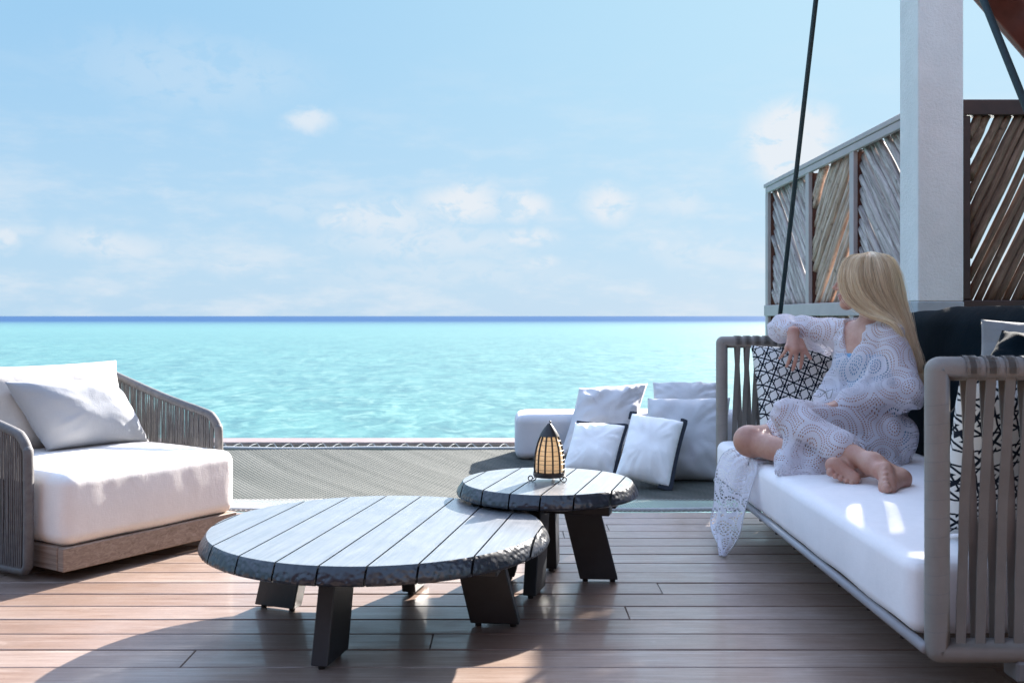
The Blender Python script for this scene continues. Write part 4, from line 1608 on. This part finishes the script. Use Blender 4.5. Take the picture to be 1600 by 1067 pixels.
    sh1 = smin(seg_d(P, kneeL, kneeL * .45 + ankL * .55 + (0, 0, -.008), .052, .043), seg_d(P, kneeL * .45 + ankL * .55 + (0, 0, -.008), ankL, .043, .030), .03)
    sh2 = smin(seg_d(P, kneeR, kneeR * .45 + ankR * .55 + (-.008, 0, -.004), .053, .044), seg_d(P, kneeR * .45 + ankR * .55 + (-.008, 0, -.004), ankR, .044, .031), .03)
    d = smin(d, sh1, .03)
    d = smin(d, sh2, .03)
    d = smin(d, ell_d(P, kneeR + (-.018, -.012, .010), (.044, .044, .046)), .03)
    # feet: upper one with toes towards us, lower one sole up
    sn = np.array((.85, -.3, .1)); sn /= np.linalg.norm(sn)
    d = foot(P, W(1408, 748, 3.385), W(1387, 761, 3.275), W(1384, 732, 3.33), ankL, (-.42, -.90, .02), sn,
             [.0155, .0108, .0100, .0094, .0086], [.036, .040, .036, .032, .026], d)
    sn2 = np.array((.55, .1, .8)); sn2 /= np.linalg.norm(sn2)
    d = foot(P, W(1343, 742, 3.60), W(1303, 727, 3.475), W(1334, 747, 3.435), ankR, (-.52, -.58, -.62), sn2,
             [.0150, .0108, .0100, .0094, .0086], [.034, .036, .033, .029, .024], d)
    return d

woman = empty('person', (1.45, 4.05, .362), label='long-haired blonde woman in white lace robe sitting barefoot on the daybed, looking out to sea', cat='person')
def wlocal(me):
    me.transform(Matrix.Translation((-1.45, -4.05, -.362)))
    return me
bme = iso_mesh('body', body_f, (.84, 3.18, .34), (1.66, 4.72, 1.24), .0031, 1)
keep_largest(bme)
# lips tinted by face
bme.materials.append(M['skin']); bme.materials.append(M['lip'])
cent = np.empty(len(bme.polygons) * 3, np.float32); bme.polygons.foreach_get('center', cent); cent = cent.reshape(-1, 3)
rel = (cent - HC) @ HM
lipm = (rel[:, 0] > .083) & (np.abs(rel[:, 1]) < .021) & (rel[:, 2] < -.053) & (rel[:, 2] > -.081)
bme.polygons.foreach_set('material_index', lipm.astype(np.int32))
link('body', wlocal(bme), None, woman)

# swimsuit
def swim_f(P):
    d = torso(P, .004)
    return np.maximum(d, np.maximum(P[:, 2] - .80, .42 - P[:, 2]))
sme = iso_mesh('swimsuit', swim_f, (1.28, 3.86, .36), (1.68, 4.36, .86), .008, 1)
link('swimsuit', wlocal(sme), M['swimsuit'], woman)

# robe
def w3(x, y, q): return np.array(W(x, y, q))
def robe_f(P):
    x, y, z = P[:, 0], P[:, 1], P[:, 2]
    t = torso(P, .011)
    # loose back and front panels
    t = smin(t, tri_d(P, (1.47, 4.03, .80), (1.44, 3.99, .56), (1.56, 4.02, .60), .036), .05)
    t = smin(t, tri_d(P, w3(1322, 545, 4.26), w3(1268, 640, 4.20), w3(1310, 620, 4.14), .020), .03)
    # sleeves
    s = seg_d(P, SLp, elbL + (.0, 0, .0), .051, .055)
    s = smin(s, seg_d(P, elbL, wriL + (.03, 0, .008), .060, .054), .03)
    s = smin(s, tri_d(P, SLp + (-.01, 0, -.06), elbL + (.03, .0, -.035), wriL + (.05, 0, .0), .030), .04)
    s2 = seg_d(P, SRp, elbR, .058, .060)
    s2 = smin(s2, tri_d(P, SRp + (0, 0, -.03), elbR + (.02, -.04, -.02), SRp + (-.05, .06, -.09), .022), .04)
    s2 = smin(s2, seg_d(P, elbR + (0, 0, -.004), wriR + np.array((-.004, .035, .006)), .058, .040), .03)
    d = smin(t, s, .010); d = smin(d, s2, .025)
    # skirt over hips, thighs and the upper shin
    k = seg_d(P, hipL + (.02, 0, .0), kneeL + (.0, 0, .012), .118, .066)
    k = smin(k, seg_d(P, hipR + (0, 0, 0), kneeR + (.13, .02, .03), .112, .070), .06)
    k = smin(k, seg_d(P, hipL + (.06, -.02, -.02), hipR + (.07, 0, -.02), .10, .10), .06)
    shq = kneeL * .36 + ankL * .64
    k = smin(k, seg_d(P, kneeL + (0, 0, .006), shq, .068, .056), .03)
    a, b = w3(1222, 735, 3.66), w3(1298, 736, 3.655)
    m_ = w3(1345, 706, 3.74); m2 = w3(1318, 718, 3.68)
    k = smin(k, tri_d(P, kneeL + (.01, -.01, .008), a, b, .020), .05)
    k = smin(k, tri_d(P, kneeL + (.01, -.01, .008), b, m2, .020), .04)
    k = smin(k, tri_d(P, kneeL + (.01, -.01, .008), m2, m_, .020), .04)
    k = smin(k, tri_d(P, kneeL, m_, hipL, .024), .05)
    k = smin(k, tri_d(P, kneeR + (.12, -.02, .02), a + np.array((.02, .12, 0)), a, .014), .03)
    r1, r2 = w3(1392, 726, 3.82), w3(1412, 700, 4.05)
    k = smin(k, tri_d(P, hipL + (0, -.04, .02), m_ + np.array((.04, .05, 0)), r1, .020), .05)
    k = smin(k, tri_d(P, hipL + (0, -.04, .02), r1, r2, .020), .05)
    # tie at the waist
    d = smin(d, k, .022)
    # folds
    fo = .0042 * np.sin(46 * z + 30 * x + 5 * np.sin(9 * y)) * (z > .6)
    fo = fo + .0060 * np.sin(34 * (x * .55 - z * .85) + 3 * np.sin(14 * x + 4)) * (z <= .64)
    fo = fo + .0032 * np.sin(88 * (x * .8 + z * .5) + 4 * np.sin(21 * z))
    d = d + fo * .9
    # openings: neck, cuffs, hem where the right knee comes out
    neck = seg_d(P, (1.50, 4.14, 1.02), (1.475, 4.135, .915), .058, .062)
    v = tri_d(P, (1.425, 4.20, .93), (1.475, 4.06, .93), (1.383, 4.10, .80), .022)
    d = smax(d, -smin(neck, v, .01), .006)
    d = smax(d, .362 - z + .003, .004)
    d = smax(d, .958 - x + .10 * (z - .45) + .006 * np.sin(60 * z), .004)
    return d
rme = iso_mesh('robe', robe_f, (.90, 3.50, .345), (1.74, 4.74, .99), .0045, 1)
keep_largest(rme, 300)
# crisp uv for the lace pattern: laid along each surface by its dominant facing
nv = len(rme.vertices)
co = np.empty(nv * 3, np.float32); rme.vertices.foreach_get('co', co); co = co.reshape(-1, 3)
uu = co[:, 0] * .93 - co[:, 1] * .37
vv = co[:, 2] * .92 + co[:, 1] * .40
uvl = rme.uv_layers.new(name='UVMap')
idx = np.empty(len(rme.loops), np.int32); rme.loops.foreach_get('vertex_index', idx)
uvl.data.foreach_set('uv', np.stack([uu, vv], 1)[idx].astype(np.float32).ravel())
link('robe', wlocal(rme), M['lace'], woman)

# robe tail that spills over the mattress edge and hangs down
def tail():
    nu, nvv = 40, 70
    # left and right borders as px, depth paths
    Lp = [W(1205, 716, 3.97), W(1165, 702, 4.12), W(1137, 706, 4.36), W(1124, 735, 4.36), W(1121, 780, 4.30), W(1115, 822, 4.22), W(1134, 866, 3.93)]
    Rp = [W(1212, 727, 3.90), W(1194, 729, 3.93), W(1183, 742, 3.88), W(1176, 765, 3.86), W(1166, 800, 3.85), W(1157, 838, 3.84), W(1137, 868, 3.92)]
    Lc, Rc = catmull([tuple(p) for p in Lp], nvv + 1), catmull([tuple(p) for p in Rp], nvv + 1)
    mb_ = MB()
    vs, fs, uv_ = [], [], []
    for j in range(nvv + 1):
        t = j / nvv
        for i in range(nu + 1):
            s = i / nu
            p = Lc[j] * (1 - s) + Rc[j] * s
            fold = .020 * math.sin(s * 13 + t * 2.2) * min(1, t * 3) * (1 - t * .45) + .008 * math.sin(s * 29 + 3 * t)
            p = p + np.array((-.75 * fold - .02 * math.sin(PI * s) * min(1, t * 3), -.5 * fold, .3 * fold * (t < .3)))
            if t < .38: p[2] = max(p[2], .374 + abs(fold) * .4) if p[0] > .955 else p[2]
            p[2] = max(p[2], .008)
            vs.append(tuple(p)); uv_.append((s * .22, t * .75))
    for j in range(nvv):
        for i in range(nu):
            a = j * (nu + 1) + i
            fs.append((a, a + 1, a + nu + 2, a + nu + 1))
    mb_.add(vs, fs, uv_)
    hem = MB()
    row = nu + 1
    ring = [vs[j * row] for j in range(0, nvv + 1)] + [vs[nvv * row + i] for i in range(1, nu + 1)] + [vs[j * row + nu] for j in range(nvv - 1, -1, -1)]
    hem.tube(ring, .0022, 5)
    hm = hem.mesh('hem', True)
    link('hem', wlocal(hm), M['pale_pillow'], woman)
    me = mb_.mesh('robe_tail', True)
    link('robe_tail', wlocal(me), M['lace_open'], woman)
tail()
# tie cord with a bow
mb = MB()
c0 = W(1290, 612, 4.03)
for (a, b) in (((-14, -6), (-22, 6)), ((12, -4), (8, 9))):
    mb.tube([c0, W(1290 + a[0], 612 + a[1], 4.02), W(1290 + b[0], 612 + b[1], 4.02), W(1290 + b[0] * .4, 612 + b[1] + 2, 4.03), c0], .0022, 6)
me = mb.mesh('tie_cord', True); link('tie_cord', wlocal(me), M['white_rope'], woman)

# hair
G = [  # px, py, depth at the head; three guides on the near side
    [(1352, 397, 4.12), (1322, 404, 4.07), (1311, 428, 4.055), (1315, 458, 4.05), (1336, 482, 4.03), (1366, 496, 3.99), (1396, 506, 3.95), (1412, 535, 3.94), (1419, 570, 3.96), (1410, 606, 3.98)],
    [(1356, 395, 4.12), (1345, 404, 4.05), (1340, 430, 4.01), (1350, 460, 4.00), (1372, 484, 3.99), (1392, 499, 3.97), (1408, 520, 3.96), (1418, 550, 3.97), (1425, 580, 3.99), (1420, 608, 4.0)],
    [(1360, 394, 4.12), (1370, 401, 4.05), (1378, 425, 4.01), (1385, 455, 4.01), (1397, 480, 4.02), (1408, 500, 4.02), (1417, 525, 4.01), (1426, 555, 4.01), (1434, 584, 4.02), (1430, 616, 4.02)],
    [(1364, 395, 4.13), (1390, 404, 4.10), (1404, 430, 4.09), (1409, 458, 4.09), (1415, 482, 4.09), (1421, 503, 4.08), (1428, 530, 4.06), (1438, 558, 4.05), (1444, 586, 4.04), (1442, 612, 4.03)],
    [(1364, 395, 4.15), (1392, 404, 4.17), (1405, 430, 4.19), (1409, 458, 4.18), (1414, 482, 4.16), (1420, 503, 4.13), (1427, 530, 4.10), (1432, 558, 4.08), (1434, 584, 4.06), (1428, 604, 4.05)],
    [(1356, 396, 4.16), (1372, 404, 4.23), (1380, 430, 4.27), (1386, 458, 4.27), (1396, 482, 4.24), (1405, 503, 4.19), (1416, 530, 4.14), (1424, 558, 4.10), (1428, 580, 4.08), (1424, 598, 4.06)],
    [(1348, 398, 4.16), (1334, 406, 4.22), (1330, 430, 4.25), (1334, 455, 4.25), (1346, 478, 4.25), (1368, 498, 4.24), (1392, 520, 4.18), (1412, 550, 4.12), (1420, 575, 4.09), (1418, 596, 4.07)]]
GW = np.array([[tuple(W(*p)) for p in g] for g in G])
NS = 34
GC = np.array([catmull(g, NS) for g in GW])
hairc = np.array((HC[0] + .01, HC[1], 1.10))
mb = MB(); tone = []
def hair_strand(a, lift, wdt, tn, jitter=.004, tmax=1.0):
    g = a * (len(GC) - 1); i = min(len(GC) - 2, int(g)); u = g - i
    u = u * u * (3 - 2 * u) * .3 + u * .7
    path = GC[i] * (1 - u) + GC[i + 1] * u
    ph = rs.uniform(0, 6.28, 4); amp = rs.uniform(.3, 1.0)
    pts, rr = [], []
    off = rs.normal(0, 1, 3) * jitter
    lim = int(NS * tmax)
    for k_ in range(lim):
        t = k_ / (NS - 1)
        p = path[k_].copy()
        out = p - hairc
        if t > .45: out = p - (GC[1][k_] * .3 + GC[4][k_] * .7)
        ln_ = np.linalg.norm(out)
        if ln_ > 1e-5: p += out / ln_ * lift * min(1, .35 + t * 2.2)
        p += off * min(1, t * 3)
        p += np.array((math.sin(t * 9 + ph[0]), math.sin(t * 8 + ph[1]), 0)) * .0035 * amp * min(1, t * 2)
        e = max(0, (t - .80) / .20)
        p += np.array((math.sin(t * 42 + ph[2] * .25), math.cos(t * 42 + ph[3] * .25), .35 * math.sin(t * 30 + ph[2]))) * .027 * e * (amp * .5 + .7)
        pts.append(tuple(p)); rr.append(wdt * (1 - .75 * max(0, (k_ / (lim - 1) - .7) / .3)) * min(1, .5 + t * 6))
    n0 = len(mb.v)
    mb.tube(pts, rr, 4, flat=.6, cap=False)
    tone.extend([tn] * (len(mb.v) - n0))
for q in range(1900):
    a = rs.uniform(0, 1) ** 1.15
    clump = .5 + .5 * math.sin(a * 61 + 2 * math.sin(a * 23))
    tn = np.clip(.38 + .24 * clump + rs.normal(0, .20), 0, 1)
    hair_strand(a, rs.uniform(-.014, .004), rs.uniform(.0009, .0019), tn, .0035, rs.uniform(.86, 1.0))
for q in range(130):    # loose flyaways
    hair_strand(rs.uniform(0, 1), rs.uniform(.004, .014), .00055, .85, .008, rs.uniform(.8, 1))
# under-layer that closes the volume
vs, fs, nn = [], [], len(GC)
for i in range(nn):
    for k_ in range(NS):
        p = GC[i][k_]
        c_ = hairc if k_ < 14 else GC[:, k_].mean(0)
        vs.append(tuple(p * .93 + c_ * .07) if k_ < 14 else tuple(p * .8 + c_ * .2))
for i in range(nn - 1):
    for k_ in range(NS - 4):
        a = i * NS + k_
        fs.append((a, a + 1, a + NS + 1, a + NS))
mb.add(vs, fs); tone += [.3] * len(vs)
hme = mb.mesh('hair', True)
at = hme.attributes.new('tone', 'FLOAT', 'POINT')
at.data.foreach_set('value', np.array(tone, np.float32))
link('hair', wlocal(hme), M['blonde_hair'], woman)
